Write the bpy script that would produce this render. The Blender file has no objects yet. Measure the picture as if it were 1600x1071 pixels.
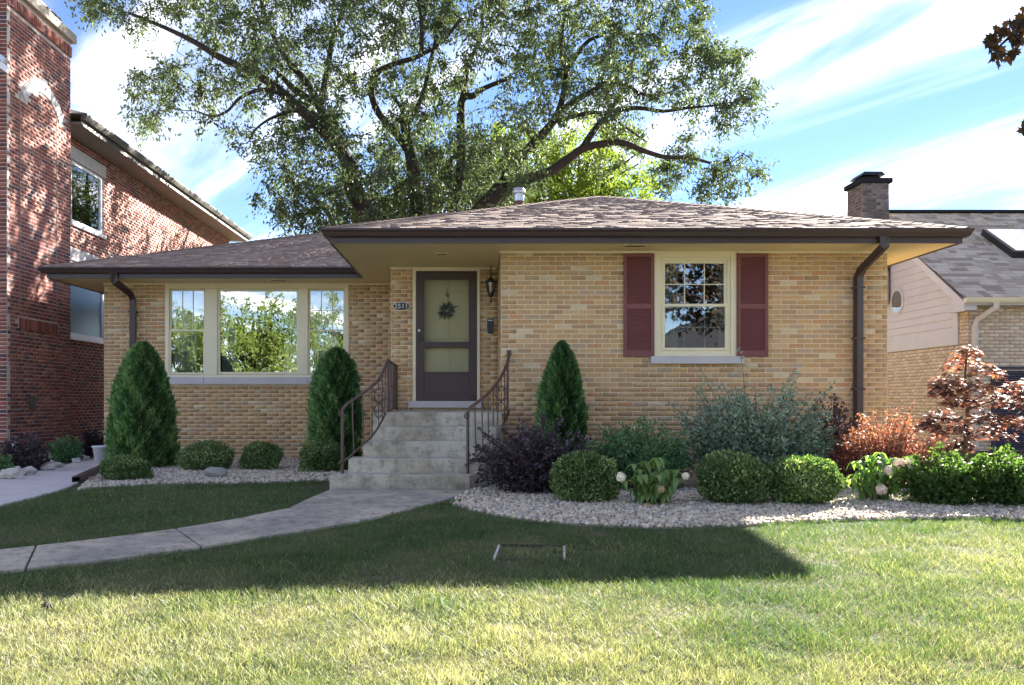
import bpy, bmesh, math, random
import numpy as np
from mathutils import Vector, Matrix, Quaternion, noise as mnoise

# ---------------------------------------------------------------- camera, sky, sun, exposure
scn = bpy.context.scene
COL = scn.collection
R = math.radians
F, CX, CY, EYE = 1400.0, 738.0, 624.0, 1.07       # focal length and principal point in photo pixels, eye height

cam = bpy.data.cameras.new('Camera')
cam_o = bpy.data.objects.new('Camera', cam)
COL.objects.link(cam_o)
cam.sensor_width = 36.0
cam.lens = F / 1600 * 36
cam.shift_x = (800 - CX) / 1600
cam.shift_y = (CY - 535.5) / 1600
cam.clip_end = 2000
cam_o.location = (0, 0, EYE)
cam_o.rotation_euler = (R(90), 0, 0)
scn.camera = cam_o

SUN_AZ, SUN_EL = R(36.5), R(24.5)
sun_dir = Vector((math.sin(SUN_AZ) * math.cos(SUN_EL), math.cos(SUN_AZ) * math.cos(SUN_EL), math.sin(SUN_EL)))
sl = bpy.data.lights.new('Sun', 'SUN')
sl.energy = 2.0
sl.angle = R(0.5)
sl.color = (1.0, 0.95, 0.86)
so = bpy.data.objects.new('Sun', sl)
COL.objects.link(so)
so.rotation_euler = sun_dir.to_track_quat('Z', 'Y').to_euler()
so.location = (10, 20, 30)

scn.view_settings.view_transform = 'Standard'
scn.view_settings.look = 'None'
scn.view_settings.exposure = 4.2
scn.view_settings.gamma = 1.0
scn.cycles.use_denoising = True
scn.cycles.max_bounces = 8
scn.cycles.transparent_max_bounces = 12

world = bpy.data.worlds.new('World')
scn.world = world
world.use_nodes = True
wt = world.node_tree
wt.nodes.clear()


def wn(t, **k):
    n = wt.nodes.new(t)
    for a, v in k.items():
        setattr(n, a, v)
    return n


def wmath(op, a, b=None, clamp=False):
    n = wn('ShaderNodeMath', operation=op, use_clamp=clamp)
    for i, v in enumerate((a, b)):
        if v is None:
            continue
        if isinstance(v, (int, float)):
            n.inputs[i].default_value = v
        else:
            wt.links.new(v, n.inputs[i])
    return n.outputs[0]


sky = wn('ShaderNodeTexSky', sky_type='NISHITA')
sky.sun_disc = False
sky.sun_elevation = SUN_EL
sky.sun_rotation = SUN_AZ
sky.air_density = 0.75
sky.dust_density = 0.0
sky.ozone_density = 2.0
tc = wn('ShaderNodeTexCoord')
sp = wn('ShaderNodeSeparateXYZ')
wt.links.new(tc.outputs['Generated'], sp.inputs[0])
zc = wmath('ADD', wmath('MAXIMUM', sp.outputs[2], 0.0), 0.10)
cu = wn('ShaderNodeCombineXYZ')
wt.links.new(wmath('DIVIDE', sp.outputs[0], zc), cu.inputs[0])
wt.links.new(wmath('DIVIDE', sp.outputs[1], zc), cu.inputs[1])
m1 = wn('ShaderNodeMapping')
m1.inputs['Rotation'].default_value = (0, 0, R(58))
m2 = wn('ShaderNodeMapping')
m2.inputs['Scale'].default_value = (0.22, 1.0, 1.0)
m2.inputs['Location'].default_value = (7.7, 0.2, 0)
wt.links.new(cu.outputs[0], m1.inputs[0])
wt.links.new(m1.outputs[0], m2.inputs[0])
n1 = wn('ShaderNodeTexNoise')
n1.inputs['Scale'].default_value = 2.3
n1.inputs['Detail'].default_value = 9
n1.inputs['Roughness'].default_value = 0.56
n1.inputs['Distortion'].default_value = 0.5
wt.links.new(m2.outputs[0], n1.inputs['Vector'])
n2 = wn('ShaderNodeTexNoise')                       # broad banks of cloud
n2.inputs['Scale'].default_value = 0.55
n2.inputs['Detail'].default_value = 3
wt.links.new(m2.outputs[0], n2.inputs['Vector'])
cov = wmath('ADD', wmath('MULTIPLY', n1.outputs[0], 0.80), wmath('MULTIPLY', n2.outputs[0], 0.40))
low = wmath('MULTIPLY', wmath('SUBTRACT', 0.34, sp.outputs[2], clamp=True), 0.14)
cov = wmath('ADD', cov, low)
ramp = wn('ShaderNodeValToRGB')
ramp.color_ramp.elements[0].position = 0.50
ramp.color_ramp.elements[1].position = 0.86
wt.links.new(cov, ramp.inputs[0])
mix = wn('ShaderNodeMix', data_type='RGBA')
mix.inputs['B'].default_value = (6.5, 5.8, 5.0, 1)
hs = wn('ShaderNodeHueSaturation')
hs.inputs['Hue'].default_value = 0.510
hs.inputs['Saturation'].default_value = 1.10
hs.inputs['Value'].default_value = 0.145
wt.links.new(sky.outputs[0], hs.inputs['Color'])
wt.links.new(wmath('MULTIPLY', wmath('POWER', ramp.outputs[0], 3.1), 0.97), mix.inputs['Factor'])
wt.links.new(hs.outputs[0], mix.inputs['A'])
bg = wn('ShaderNodeBackground')
bg.inputs['Strength'].default_value = 0.10
wt.links.new(mix.outputs['Result'], bg.inputs['Color'])
wo = wn('ShaderNodeOutputWorld')
wt.links.new(bg.outputs[0], wo.inputs[0])

# ---------------------------------------------------------------- helpers
rng = np.random.default_rng(7)
random.seed(7)


def S(r, g, b):
    def f(c):
        c /= 255.0
        return c / 12.92 if c <= 0.04045 else ((c + 0.055) / 1.055) ** 2.4
    return (f(r), f(g), f(b), 1.0)


def P(x, y, d):                                     # photo pixel at depth d -> world
    return Vector(((x - CX) * d / F, d, EYE + (CY - y) * d / F))


def g(x, y):                                        # height of the ground
    x = np.asarray(x, float)
    y = np.asarray(y, float)
    t = np.clip(9.6 - y, 0, 12.0)
    s = t * t / (t + 1.2)
    tl = np.clip(3.0 - x, 0, 7.0)
    return -0.022 * s - 0.006 * tl * np.clip(s, 0, 5.0)


def gz(x, y):
    return float(g(x, y))


def G(x, y):                                        # photo pixel -> point on the ground
    lo, hi = 2.0, 60.0
    for _ in range(50):
        d = (lo + hi) / 2
        if EYE + (CY - y) * d / F > gz((x - CX) * d / F, d):
            lo = d
        else:
            hi = d
    X = (x - CX) * lo / F
    return Vector((X, lo, gz(X, lo)))


def tag(o, label=None, cat=None, group=None, kind=None):
    for k, v in (('label', label), ('category', cat), ('group', group), ('kind', kind)):
        if v:
            o[k] = v
    return o


def empty(name, loc, label=None, cat=None, group=None):
    o = bpy.data.objects.new(name, None)
    o.empty_display_size = 0.2
    o.location = loc
    COL.objects.link(o)
    return tag(o, label, cat, group)


def adopt(o, parent):
    if parent is not None:
        o.parent = parent
        w = Matrix.Identity(4)
        p = parent
        if p.type == 'EMPTY':
            w = Matrix.Translation(p.location)
        o.matrix_parent_inverse = w.inverted()
    return o


def link_mesh(name, me, mat=None, parent=None, bevel=0):
    if mat is not None and len(me.materials) == 0:
        me.materials.append(mat)
    o = bpy.data.objects.new(name, me)
    COL.objects.link(o)
    adopt(o, parent)
    if bevel:
        b = o.modifiers.new('Bevel', 'BEVEL')
        b.width = bevel
        b.segments = 2
        b.limit_method = 'ANGLE'
    return o


def np_mesh(name, V, Fc, mat, parent=None, rnd=None, smooth=False):
    me = bpy.data.meshes.new(name)
    V = np.asarray(V, np.float32).reshape(-1, 3)
    Fc = np.asarray(Fc, np.int32)
    k = Fc.shape[1]
    me.vertices.add(len(V))
    me.vertices.foreach_set('co', V.ravel())
    me.loops.add(Fc.size)
    me.loops.foreach_set('vertex_index', Fc.ravel())
    me.polygons.add(len(Fc))
    me.polygons.foreach_set('loop_start', np.arange(0, Fc.size, k, dtype=np.int32))
    if smooth:
        me.polygons.foreach_set('use_smooth', np.ones(len(Fc), dtype=bool))
    me.update(calc_edges=True)
    if rnd is not None:
        a = me.attributes.new('rnd', 'FLOAT', 'FACE')
        a.data.foreach_set('value', np.asarray(rnd, np.float32))
    return link_mesh(name, me, mat, parent)


class MB:
    def __init__(s):
        s.v, s.f = [], []

    def add(s, vs, fs):
        n = len(s.v)
        s.v += [tuple(p) for p in vs]
        s.f += [tuple(i + n for i in q) for q in fs]
        return s

    def box(s, x0, x1, y0, y1, z0, z1):
        return s.add([(x0, y0, z0), (x1, y0, z0), (x1, y1, z0), (x0, y1, z0), (x0, y0, z1), (x1, y0, z1), (x1, y1, z1), (x0, y1, z1)],
                     [(0, 3, 2, 1), (4, 5, 6, 7), (0, 1, 5, 4), (1, 2, 6, 5), (2, 3, 7, 6), (3, 0, 4, 7)])

    def prism(s, poly, z0, z1):                     # poly: counter-clockwise xy
        n = len(poly)
        vs = [(x, y, z0) for x, y in poly] + [(x, y, z1) for x, y in poly]
        fs = [tuple(range(n - 1, -1, -1)), tuple(range(n, 2 * n))] + [(i, (i + 1) % n, n + (i + 1) % n, n + i) for i in range(n)]
        return s.add(vs, fs)

    def prism_axis(s, poly, a, b, axis):            # poly in the two other axes, extruded from a to b along axis
        n = len(poly)
        def mk(p, t):
            return {'x': (t, p[0], p[1]), 'y': (p[0], t, p[1])}[axis]
        vs = [mk(p, a) for p in poly] + [mk(p, b) for p in poly]
        fs = [tuple(range(n)), tuple(range(2 * n - 1, n - 1, -1))] + [(i, n + i, n + (i + 1) % n, (i + 1) % n) for i in range(n)]
        return s.add(vs, fs)

    def tube(s, pts, r, n=8, caps=True, flat=1.0):
        pts = [Vector(p) for p in pts]
        rs = list(r) if isinstance(r, (list, tuple)) else [r] * len(pts)
        if len(rs) != len(pts):
            rs = list(np.interp(np.linspace(0, 1, len(pts)), np.linspace(0, 1, len(rs)), rs))
        base = len(s.v)
        t0 = (pts[1] - pts[0]).normalized()
        u = t0.orthogonal().normalized()
        if abs(t0.z) < 0.9:
            u = Vector((0, 0, 1)).cross(t0).normalized()
        for i, p in enumerate(pts):
            a = pts[max(i - 1, 0)]
            b = pts[min(i + 1, len(pts) - 1)]
            t = (b - a)
            if t.length < 1e-9:
                t = t0
            t = t.normalized()
            u = (u - t * u.dot(t))
            u = u.normalized() if u.length > 1e-6 else t.orthogonal().normalized()
            w = t.cross(u)
            for k in range(n):
                an = 2 * math.pi * (k + 0.5) / n
                s.v.append(tuple(p + (u * math.cos(an) + w * math.sin(an) * flat) * rs[i]))
        for i in range(len(pts) - 1):
            for k in range(n):
                a = base + i * n + k
                b = base + i * n + (k + 1) % n
                s.f.append((a, b, b + n, a + n))
        if caps:
            s.f.append(tuple(base + k for k in range(n - 1, -1, -1)))
            e = base + (len(pts) - 1) * n
            s.f.append(tuple(e + k for k in range(n)))
        return s

    def lathe(s, c, prof, n=16):                    # prof: list of (radius, z) about centre c
        base = len(s.v)
        for r, z in prof:
            for k in range(n):
                an = 2 * math.pi * k / n
                s.v.append((c[0] + r * math.cos(an), c[1] + r * math.sin(an), c[2] + z))
        for i in range(len(prof) - 1):
            for k in range(n):
                a = base + i * n + k
                b = base + i * n + (k + 1) % n
                s.f.append((a, b, b + n, a + n))
        s.f.append(tuple(base + k for k in range(n - 1, -1, -1)))
        e = base + (len(prof) - 1) * n
        s.f.append(tuple(e + k for k in range(n)))
        return s

    def sweep(s, path, prof):                       # open xy path; prof of (out to the right, z), mitred
        n = len(prof)
        base = len(s.v)
        pts = [Vector(p) for p in path]
        for i, p in enumerate(pts):
            d0 = (p - pts[i - 1]).normalized() if i else None
            d1 = (pts[i + 1] - p).normalized() if i < len(pts) - 1 else None
            d0 = d0 or d1
            d1 = d1 or d0
            n0 = Vector((d0.y, -d0.x))
            n1_ = Vector((d1.y, -d1.x))
            m = (n0 + n1_).normalized()
            m = m / m.dot(n0)
            for o_, z in prof:
                s.v.append((p.x + m.x * o_, p.y + m.y * o_, z))
        for i in range(len(pts) - 1):
            for k in range(n):
                a = base + i * n + k
                b = base + i * n + (k + 1) % n
                s.f.append((a, a + n, b + n, b))
        s.f.append(tuple(base + k for k in range(n)))
        e = base + (len(pts) - 1) * n
        s.f.append(tuple(e + k for k in range(n - 1, -1, -1)))
        return s

    def build(s, name, mat, parent=None, bevel=0, smooth=False):
        me = bpy.data.meshes.new(name)
        me.from_pydata(s.v, [], s.f)
        bm = bmesh.new()
        bm.from_mesh(me)
        bmesh.ops.recalc_face_normals(bm, faces=bm.faces)
        bm.to_mesh(me)
        bm.free()
        if smooth:
            for p in me.polygons:
                p.use_smooth = True
        return link_mesh(name, me, mat, parent, bevel)


def inside(px, py, poly):
    px = np.asarray(px)
    py = np.asarray(py)
    r = np.zeros(px.shape, bool)
    n = len(poly)
    for i in range(n):
        x0, y0 = poly[i][0], poly[i][1]
        x1, y1 = poly[(i + 1) % n][0], poly[(i + 1) % n][1]
        if y0 == y1:
            continue
        c = ((y0 > py) != (y1 > py)) & (px < (x1 - x0) * (py - y0) / (y1 - y0) + x0)
        r ^= c
    return r


# ---------------------------------------------------------------- materials
def new_mat(name):
    m = bpy.data.materials.new(name)
    m.use_nodes = True
    t = m.node_tree
    b = t.nodes['Principled BSDF']
    return m, t, b


def nd(t, k, ins=None, **kw):
    n = t.nodes.new(k)
    for a, v in kw.items():
        setattr(n, a, v)
    for a, v in (ins or {}).items():
        if hasattr(v, 'is_output'):
            t.links.new(v, n.inputs[a])
        else:
            n.inputs[a].default_value = v
    return n


def noise_fac(t, scale, detail=4, rough=0.55, vec=None):
    if vec is None:
        vec = nd(t, 'ShaderNodeNewGeometry').outputs['Position']
    return nd(t, 'ShaderNodeTexNoise', {'Vector': vec, 'Scale': scale, 'Detail': detail, 'Roughness': rough}).outputs[0]


def vary(t, color_out, amounts):
    """value variation: list of (scale, amount)"""
    out = color_out
    for sc_, am in amounts:
        f = noise_fac(t, sc_)
        mr = nd(t, 'ShaderNodeMapRange', {'Value': f, 'From Min': 0.25, 'From Max': 0.75, 'To Min': 1 - am, 'To Max': 1 + am})
        out = nd(t, 'ShaderNodeVectorMath', {0: out, 1: (1, 1, 1)}, operation='MULTIPLY').outputs[0] if False else \
            nd(t, 'ShaderNodeVectorMath', {0: out, 'Scale': mr.outputs[0]}, operation='SCALE').outputs[0]
    return out


def add_bump(t, b, items):
    last = None
    for sc_, st, dist in items:
        f = noise_fac(t, sc_, 5, 0.6)
        bp = nd(t, 'ShaderNodeBump', {'Height': f, 'Strength': st, 'Distance': dist})
        if last is not None:
            t.links.new(last, bp.inputs['Normal'])
        last = bp.outputs[0]
    if last is not None:
        t.links.new(last, b.inputs['Normal'])


def plain(name, col, rough=0.6, var=((6, 0.10), (60, 0.06)), bump=((80, 0.25, 0.004),), spec=0.4, metal=0.0):
    m, t, b = new_mat(name)
    c = nd(t, 'ShaderNodeRGB')
    c.outputs[0].default_value = col
    t.links.new(vary(t, c.outputs[0], var), b.inputs['Base Color'])
    b.inputs['Roughness'].default_value = rough
    b.inputs['Specular IOR Level'].default_value = spec
    b.inputs['Metallic'].default_value = metal
    add_bump(t, b, bump)
    return m


def pieces(name, cols, rough=0.85, var=((25, 0.10), (160, 0.10)), bump=((140, 0.35, 0.003),), spec=0.25):
    """colour picked per piece: the face attribute rnd plus the object's own random number"""
    m, t, b = new_mat(name)
    at = nd(t, 'ShaderNodeAttribute', attribute_name='rnd')
    oi = nd(t, 'ShaderNodeObjectInfo')
    fr = nd(t, 'ShaderNodeMath', {0: nd(t, 'ShaderNodeMath', {0: at.outputs['Fac'], 1: oi.outputs['Random']}, operation='ADD').outputs[0]}, operation='FRACT')
    rp = nd(t, 'ShaderNodeValToRGB', {'Fac': fr.outputs[0]})
    cr = rp.color_ramp
    cr.interpolation = 'CONSTANT'
    cr.elements[0].color = cols[0]
    cr.elements[1].position = 1.0 / len(cols)
    cr.elements[1].color = cols[1]
    for i, c in enumerate(cols[2:], 2):
        e = cr.elements.new(i / len(cols))
        e.color = c
    t.links.new(vary(t, rp.outputs[0], var), b.inputs['Base Color'])
    b.inputs['Roughness'].default_value = rough
    b.inputs['Specular IOR Level'].default_value = spec
    add_bump(t, b, bump)
    return m


def leaf_mat(name, cols, trans=0.35, rough=0.6, spec=0.18, tcol=None):
    m, t, b = new_mat(name)
    at = nd(t, 'ShaderNodeAttribute', attribute_name='rnd')
    rp = nd(t, 'ShaderNodeValToRGB', {'Fac': at.outputs['Fac']})
    cr = rp.color_ramp
    cr.elements[0].color = cols[0]
    cr.elements[1].color = cols[-1]
    for i, c in enumerate(cols[1:-1], 1):
        e = cr.elements.new(i / (len(cols) - 1))
        e.color = c
    t.links.new(rp.outputs[0], b.inputs['Base Color'])
    b.inputs['Roughness'].default_value = rough
    b.inputs['Specular IOR Level'].default_value = spec
    tr = nd(t, 'ShaderNodeBsdfTranslucent')
    mg = nd(t, 'ShaderNodeMix', {'Factor': 1.0, 'A': rp.outputs[0], 'B': tcol or (1.5, 1.6, 0.7, 1)}, data_type='RGBA', blend_type='MULTIPLY')
    t.links.new(mg.outputs['Result'], tr.inputs['Color'])
    mx = nd(t, 'ShaderNodeMixShader', {0: trans, 1: b.outputs[0], 2: tr.outputs[0]})
    t.links.new(mx.outputs[0], t.nodes['Material Output'].inputs[0])
    return m


def glass(name, refl, tint=(0.95, 0.97, 1.0, 1), rough=0.0, wave=0.0, blend=0.25):
    m, t, b = new_mat(name)
    gl = nd(t, 'ShaderNodeBsdfGlossy', {'Color': tint, 'Roughness': rough})
    if wave:
        bp = nd(t, 'ShaderNodeBump', {'Height': noise_fac(t, 7, 2), 'Strength': wave, 'Distance': 0.01})
        t.links.new(bp.outputs[0], gl.inputs['Normal'])
    tr = nd(t, 'ShaderNodeBsdfTransparent', {'Color': (0.86, 0.9, 0.9, 1)})
    lw = nd(t, 'ShaderNodeLayerWeight', {'Blend': blend})
    mr = nd(t, 'ShaderNodeMapRange', {'Value': lw.outputs['Fresnel'], 'From Min': 0.0, 'From Max': 1.0, 'To Min': refl, 'To Max': 1.0})
    mx = nd(t, 'ShaderNodeMixShader', {0: mr.outputs[0], 1: tr.outputs[0], 2: gl.outputs[0]})
    t.links.new(mx.outputs[0], t.nodes['Material Output'].inputs[0])
    return m


M = {}
M['brick_tan'] = pieces('tan_brick', [S(198, 162, 116), S(190, 152, 108), S(206, 170, 124), S(186, 148, 110), S(196, 158, 112), S(200, 164, 122),
                                      S(182, 148, 112), S(208, 176, 132), S(194, 160, 116), S(190, 154, 118), S(198, 150, 108), S(188, 156, 118),
                                      S(204, 166, 118), S(180, 148, 108), S(198, 164, 120), S(214, 192, 156), S(192, 156, 112), S(186, 160, 132)], var=((3, .05), (25, 0.10), (160, 0.10)))
M['mortar_cream'] = plain('cream_mortar', S(230, 216, 188), 0.95, ((5, 0.08), (120, 0.1)), ((200, 0.5, 0.003),))
M['brick_red'] = pieces('red_brick', [S(150, 88, 76), S(134, 76, 66), S(160, 98, 84), S(122, 72, 66), S(144, 82, 70), S(166, 108, 94), S(106, 74, 74),
                                      S(152, 86, 74), S(138, 84, 76), S(128, 74, 64), S(156, 102, 90), S(98, 76, 78)])
M['mortar_grey'] = plain('pale_grey_mortar', S(200, 188, 178), 0.95, ((5, 0.08), (120, 0.1)), ((200, 0.5, 0.003),))
M['brick_pale'] = pieces('pale_cream_brick', [S(222, 204, 180), S(214, 194, 170), S(228, 212, 190), S(208, 188, 166), S(220, 200, 174), S(226, 210, 190)])
M['mortar_dark'] = plain('taupe_mortar', S(162, 146, 126), 0.95)
M['shingle'] = pieces('mauve_grey_shingle', [S(150, 132, 122), S(140, 122, 114), S(160, 142, 132), S(134, 116, 108), S(154, 134, 122), S(146, 126, 118), S(164, 148, 136), S(140, 120, 108)],
                      0.95, ((12, 0.08), (300, 0.25)), ((400, 0.6, 0.003),), 0.1)
M['shingle_base'] = plain('dark_roof_felt', S(82, 70, 70), 0.95, ((12, 0.08), (300, 0.2)), ((300, 0.5, 0.003),), 0.1)
M['shingle_grey'] = pieces('weathered_grey_shingle', [S(182, 170, 156), S(164, 152, 138), S(194, 182, 168), S(150, 138, 126), S(172, 160, 146), S(188, 174, 158)],
                           0.95, ((12, 0.08), (200, 0.2)), ((400, 0.6, 0.003),), 0.1)
M['brown_metal'] = plain('dark_brown_painted_aluminium', S(62, 46, 44), 0.38, ((3, 0.08), (40, 0.05)), ((60, 0.06, 0.002),), 0.5)
M['brown_rail'] = plain('brown_painted_wrought_iron', S(88, 68, 62), 0.45, ((10, 0.15), (90, 0.15)), ((120, 0.25, 0.002),), 0.5)
M['cream_soffit'] = plain('cream_soffit_paint', S(234, 216, 164), 0.7, ((1.5, 0.05), (30, 0.03)), ((140, 0.1, 0.002),))
M['cream_trim'] = plain('cream_trim_paint', S(230, 220, 188), 0.5, ((2, 0.04), (50, 0.03)), ((100, 0.08, 0.002),))
M['stone_sill'] = plain('pale_limestone', S(196, 192, 192), 0.85, ((4, 0.08), (90, 0.06)), ((160, 0.2, 0.002),))
M['shutter'] = plain('faded_maroon_paint', S(124, 76, 74), 0.65, ((3, 0.08), (60, 0.05)), ((80, 0.1, 0.002),))
M['door_brown'] = plain('brown_storm_door_paint', S(72, 56, 58), 0.45, ((3, 0.05), (60, 0.03)), ((90, 0.05, 0.002),))
M['door_cream'] = plain('tan_inner_door_paint', S(216, 194, 148), 0.55, ((2, 0.05), (40, 0.03)), ((90, 0.05, 0.002),))
M['black_metal'] = plain('black_metal', S(34, 32, 34), 0.4, ((10, 0.1),), ((80, 0.1, 0.002),), 0.5)
M['silver'] = plain('silver_paint', S(206, 206, 206), 0.35, ((20, 0.05),), ((80, 0.05, 0.001),), 0.5)
M['galv'] = plain('galvanised_steel', S(190, 192, 196), 0.35, ((8, 0.12),), ((60, 0.1, 0.002),), 0.5, 0.7)
M['white'] = plain('white_vinyl', S(232, 232, 236), 0.45, ((3, 0.04),), ((60, 0.05, 0.002),))
M['siding'] = plain('lilac_grey_siding', S(206, 202, 204), 0.6, ((2, 0.06), (50, 0.04)), ((60, 0.08, 0.002),))
M['limestone'] = plain('grey_veined_limestone', S(198, 194, 190), 0.85, ((6, 0.18), (50, 0.12)), ((120, 0.3, 0.003),))
M['cap_stone'] = plain('buff_cap_stone', S(176, 164, 148), 0.9, ((3, 0.2), (40, 0.12)), ((120, 0.3, 0.003),))
M['dark_room'] = plain('unlit_room_dark', S(52, 50, 46), 0.9)  # dimness of unlit rooms put into the colour of their walls and floors
M['curtain'] = plain('white_curtain_cloth', S(214, 214, 212), 0.9, ((2, 0.05),), ((200, 0.1, 0.001),))
M['curtain_beige'] = plain('beige_curtain_cloth', S(170, 164, 142), 0.9, ((2, 0.05),), ((200, 0.1, 0.001),))
M['blind'] = plain('pale_blind', S(206, 222, 228), 0.6)
M['glass'] = glass('window_glass', 0.25, wave=0.012)
M['glass_side'] = glass('sash_glass', 0.20, wave=0.02)
M['glass_clear'] = glass('storm_glass', 0.0, blend=0.08)
M['glass_dark'] = glass('bedroom_window_glass', 0.20, wave=0.03)
M['glass_blind'] = glass('blind_glass', 0.0, (.75, .85, .95, 1), .28)
M['muntin_shade'] = plain('grey_cream_muntin', S(176, 172, 156), 0.6)
M['bark'] = plain('dark_tree_bark', S(58, 50, 46), 0.95, ((4, 0.25), (30, 0.25)), ((25, 0.9, 0.03), (80, 0.5, 0.01)))
M['stem'] = plain('woody_stem', S(84, 68, 54), 0.9)
M['pebble_wet'] = plain('grey_river_stone', S(142, 142, 138), 0.6, ((4, 0.15), (30, 0.08)), ((60, 0.2, 0.004),))
M['white_rock'] = plain('white_landscape_rock', S(184, 178, 172), 0.9, ((6, 0.15), (40, 0.1)), ((30, 0.5, 0.01),))
M['gravel'] = pieces('white_marble_gravel', [S(212, 200, 180), S(190, 178, 158), S(222, 212, 196), S(160, 148, 132), S(202, 190, 172), S(212, 196, 168), S(172, 164, 154), S(206, 196, 178), S(142, 130, 116), S(198, 188, 174)],
                     0.85, ((40, 0.12),), ((120, 0.3, 0.003),))
M['gravel_bed'] = plain('stone_dust_bed', S(150, 142, 132), 0.95, ((3, 0.15), (60, 0.3)), ((60, 0.8, 0.01),))
M['asphalt'] = plain('asphalt', (0.05, 0.05, 0.052, 1), 0.9, ((1, 0.1), (120, 0.2)), ((200, 0.5, 0.004),))


def concrete(name, base, stain, dark):
    m, t, b = new_mat(name)
    f1 = noise_fac(t, 1.6, 6, 0.65)
    f2 = noise_fac(t, 9, 6, 0.7)
    f3 = noise_fac(t, 120, 3, 0.7)
    r1 = nd(t, 'ShaderNodeMapRange', {'Value': f1, 'From Min': 0.4, 'From Max': 0.62})
    c1 = nd(t, 'ShaderNodeMix', {'Factor': r1.outputs[0], 'A': base, 'B': stain}, data_type='RGBA')
    r2 = nd(t, 'ShaderNodeMapRange', {'Value': f2, 'From Min': 0.48, 'From Max': 0.72, 'To Max': 0.75})
    c2 = nd(t, 'ShaderNodeMix', {'Factor': r2.outputs[0], 'A': c1.outputs['Result'], 'B': dark}, data_type='RGBA')
    r3 = nd(t, 'ShaderNodeMapRange', {'Value': f3, 'From Min': 0.3, 'From Max': 0.7, 'To Min': 0.62, 'To Max': 1.34})
    sc_ = nd(t, 'ShaderNodeVectorMath', {0: c2.outputs['Result'], 'Scale': r3.outputs[0]}, operation='SCALE')
    t.links.new(sc_.outputs[0], b.inputs['Base Color'])
    b.inputs['Roughness'].default_value = 0.92
    b.inputs['Specular IOR Level'].default_value = 0.2
    add_bump(t, b, ((25, 0.4, 0.006), (160, 0.5, 0.003)))
    return m


M['walk'] = concrete('weathered_walk_concrete', S(148, 144, 136), S(184, 174, 158), S(94, 88, 80))
M['steps'] = concrete('stained_step_concrete', S(164, 156, 140), S(196, 190, 176), S(104, 96, 80))
M['sidewalk'] = concrete('clean_pale_concrete', S(196, 190, 190), S(206, 200, 198), S(176, 168, 168))


def lawn_mat():
    m, t, b = new_mat('lawn_soil_and_thatch')
    f1 = noise_fac(t, 1.1, 5, 0.6)
    f2 = noise_fac(t, 30, 5, 0.7)
    r1 = nd(t, 'ShaderNodeMapRange', {'Value': f1, 'From Min': 0.42, 'From Max': 0.62})
    c1 = nd(t, 'ShaderNodeMix', {'Factor': r1.outputs[0], 'A': (0.045, 0.062, 0.024, 1), 'B': (0.15, 0.13, 0.08, 1)}, data_type='RGBA')
    r2 = nd(t, 'ShaderNodeMapRange', {'Value': f2, 'From Min': 0.3, 'From Max': 0.7, 'To Min': 0.55, 'To Max': 1.4})
    sc_ = nd(t, 'ShaderNodeVectorMath', {0: c1.outputs['Result'], 'Scale': r2.outputs[0]}, operation='SCALE')
    t.links.new(sc_.outputs[0], b.inputs['Base Color'])
    b.inputs['Roughness'].default_value = 0.95
    b.inputs['Specular IOR Level'].default_value = 0.1
    add_bump(t, b, ((40, 0.8, 0.03),))
    return m


M['lawn'] = lawn_mat()
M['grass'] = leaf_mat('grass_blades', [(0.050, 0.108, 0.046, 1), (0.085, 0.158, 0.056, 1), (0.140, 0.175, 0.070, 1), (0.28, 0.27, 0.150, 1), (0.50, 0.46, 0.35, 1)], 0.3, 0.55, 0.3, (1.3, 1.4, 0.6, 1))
M['leaf_tree'] = leaf_mat('locust_leaf', [(0.046, 0.062, 0.038, 1), (0.072, 0.096, 0.052, 1), (0.10, 0.130, 0.062, 1), (0.17, 0.195, 0.085, 1)], 0.34, tcol=(1.3, 1.4, 0.8, 1))
M['leaf_far'] = leaf_mat('sunlit_far_leaf', [(0.09, 0.13, 0.03, 1), (0.14, 0.19, 0.04, 1), (0.22, 0.25, 0.06, 1)], 0.45)
M['leaf_box'] = leaf_mat('boxwood_leaf', [(0.041, 0.078, 0.030, 1), (0.081, 0.142, 0.051, 1), (0.128, 0.203, 0.074, 1), (0.324, 0.405, 0.189, 1)], 0.25, 0.5, 0.25)
M['leaf_arb'] = leaf_mat('arborvitae_spray', [(0.033, 0.083, 0.030, 1), (0.069, 0.156, 0.053, 1), (0.119, 0.231, 0.081, 1), (0.237, 0.375, 0.150, 1)], 0.25)
M['leaf_green'] = leaf_mat('mid_green_leaf', [(0.061, 0.135, 0.068, 1), (0.115, 0.223, 0.108, 1), (0.243, 0.365, 0.176, 1)], 0.3)
M['leaf_lime'] = leaf_mat('fresh_green_leaf', [(0.05, 0.10, 0.03, 1), (0.08, 0.15, 0.04, 1), (0.17, 0.23, 0.075, 1)], 0.35)
M['leaf_grey'] = leaf_mat('silvery_green_leaf', [(0.111, 0.176, 0.117, 1), (0.221, 0.305, 0.221, 1), (0.494, 0.572, 0.442, 1)], 0.25, 0.5, 0.3, (1.1, 1.2, 0.9, 1))
M['leaf_purple'] = leaf_mat('dark_purple_leaf', [(0.031, 0.022, 0.031, 1), (0.062, 0.047, 0.062, 1), (0.156, 0.130, 0.156, 1)], 0.12, 0.45, 0.3, (1.4, 0.7, 0.8, 1))
M['leaf_barberry'] = leaf_mat('orange_red_leaf', [(0.103, 0.040, 0.040, 1), (0.218, 0.086, 0.069, 1), (0.414, 0.196, 0.138, 1), (0.299, 0.241, 0.092, 1), (0.517, 0.322, 0.253, 1)], 0.3, tcol=(1.3, 0.9, 0.7, 1))
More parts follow.
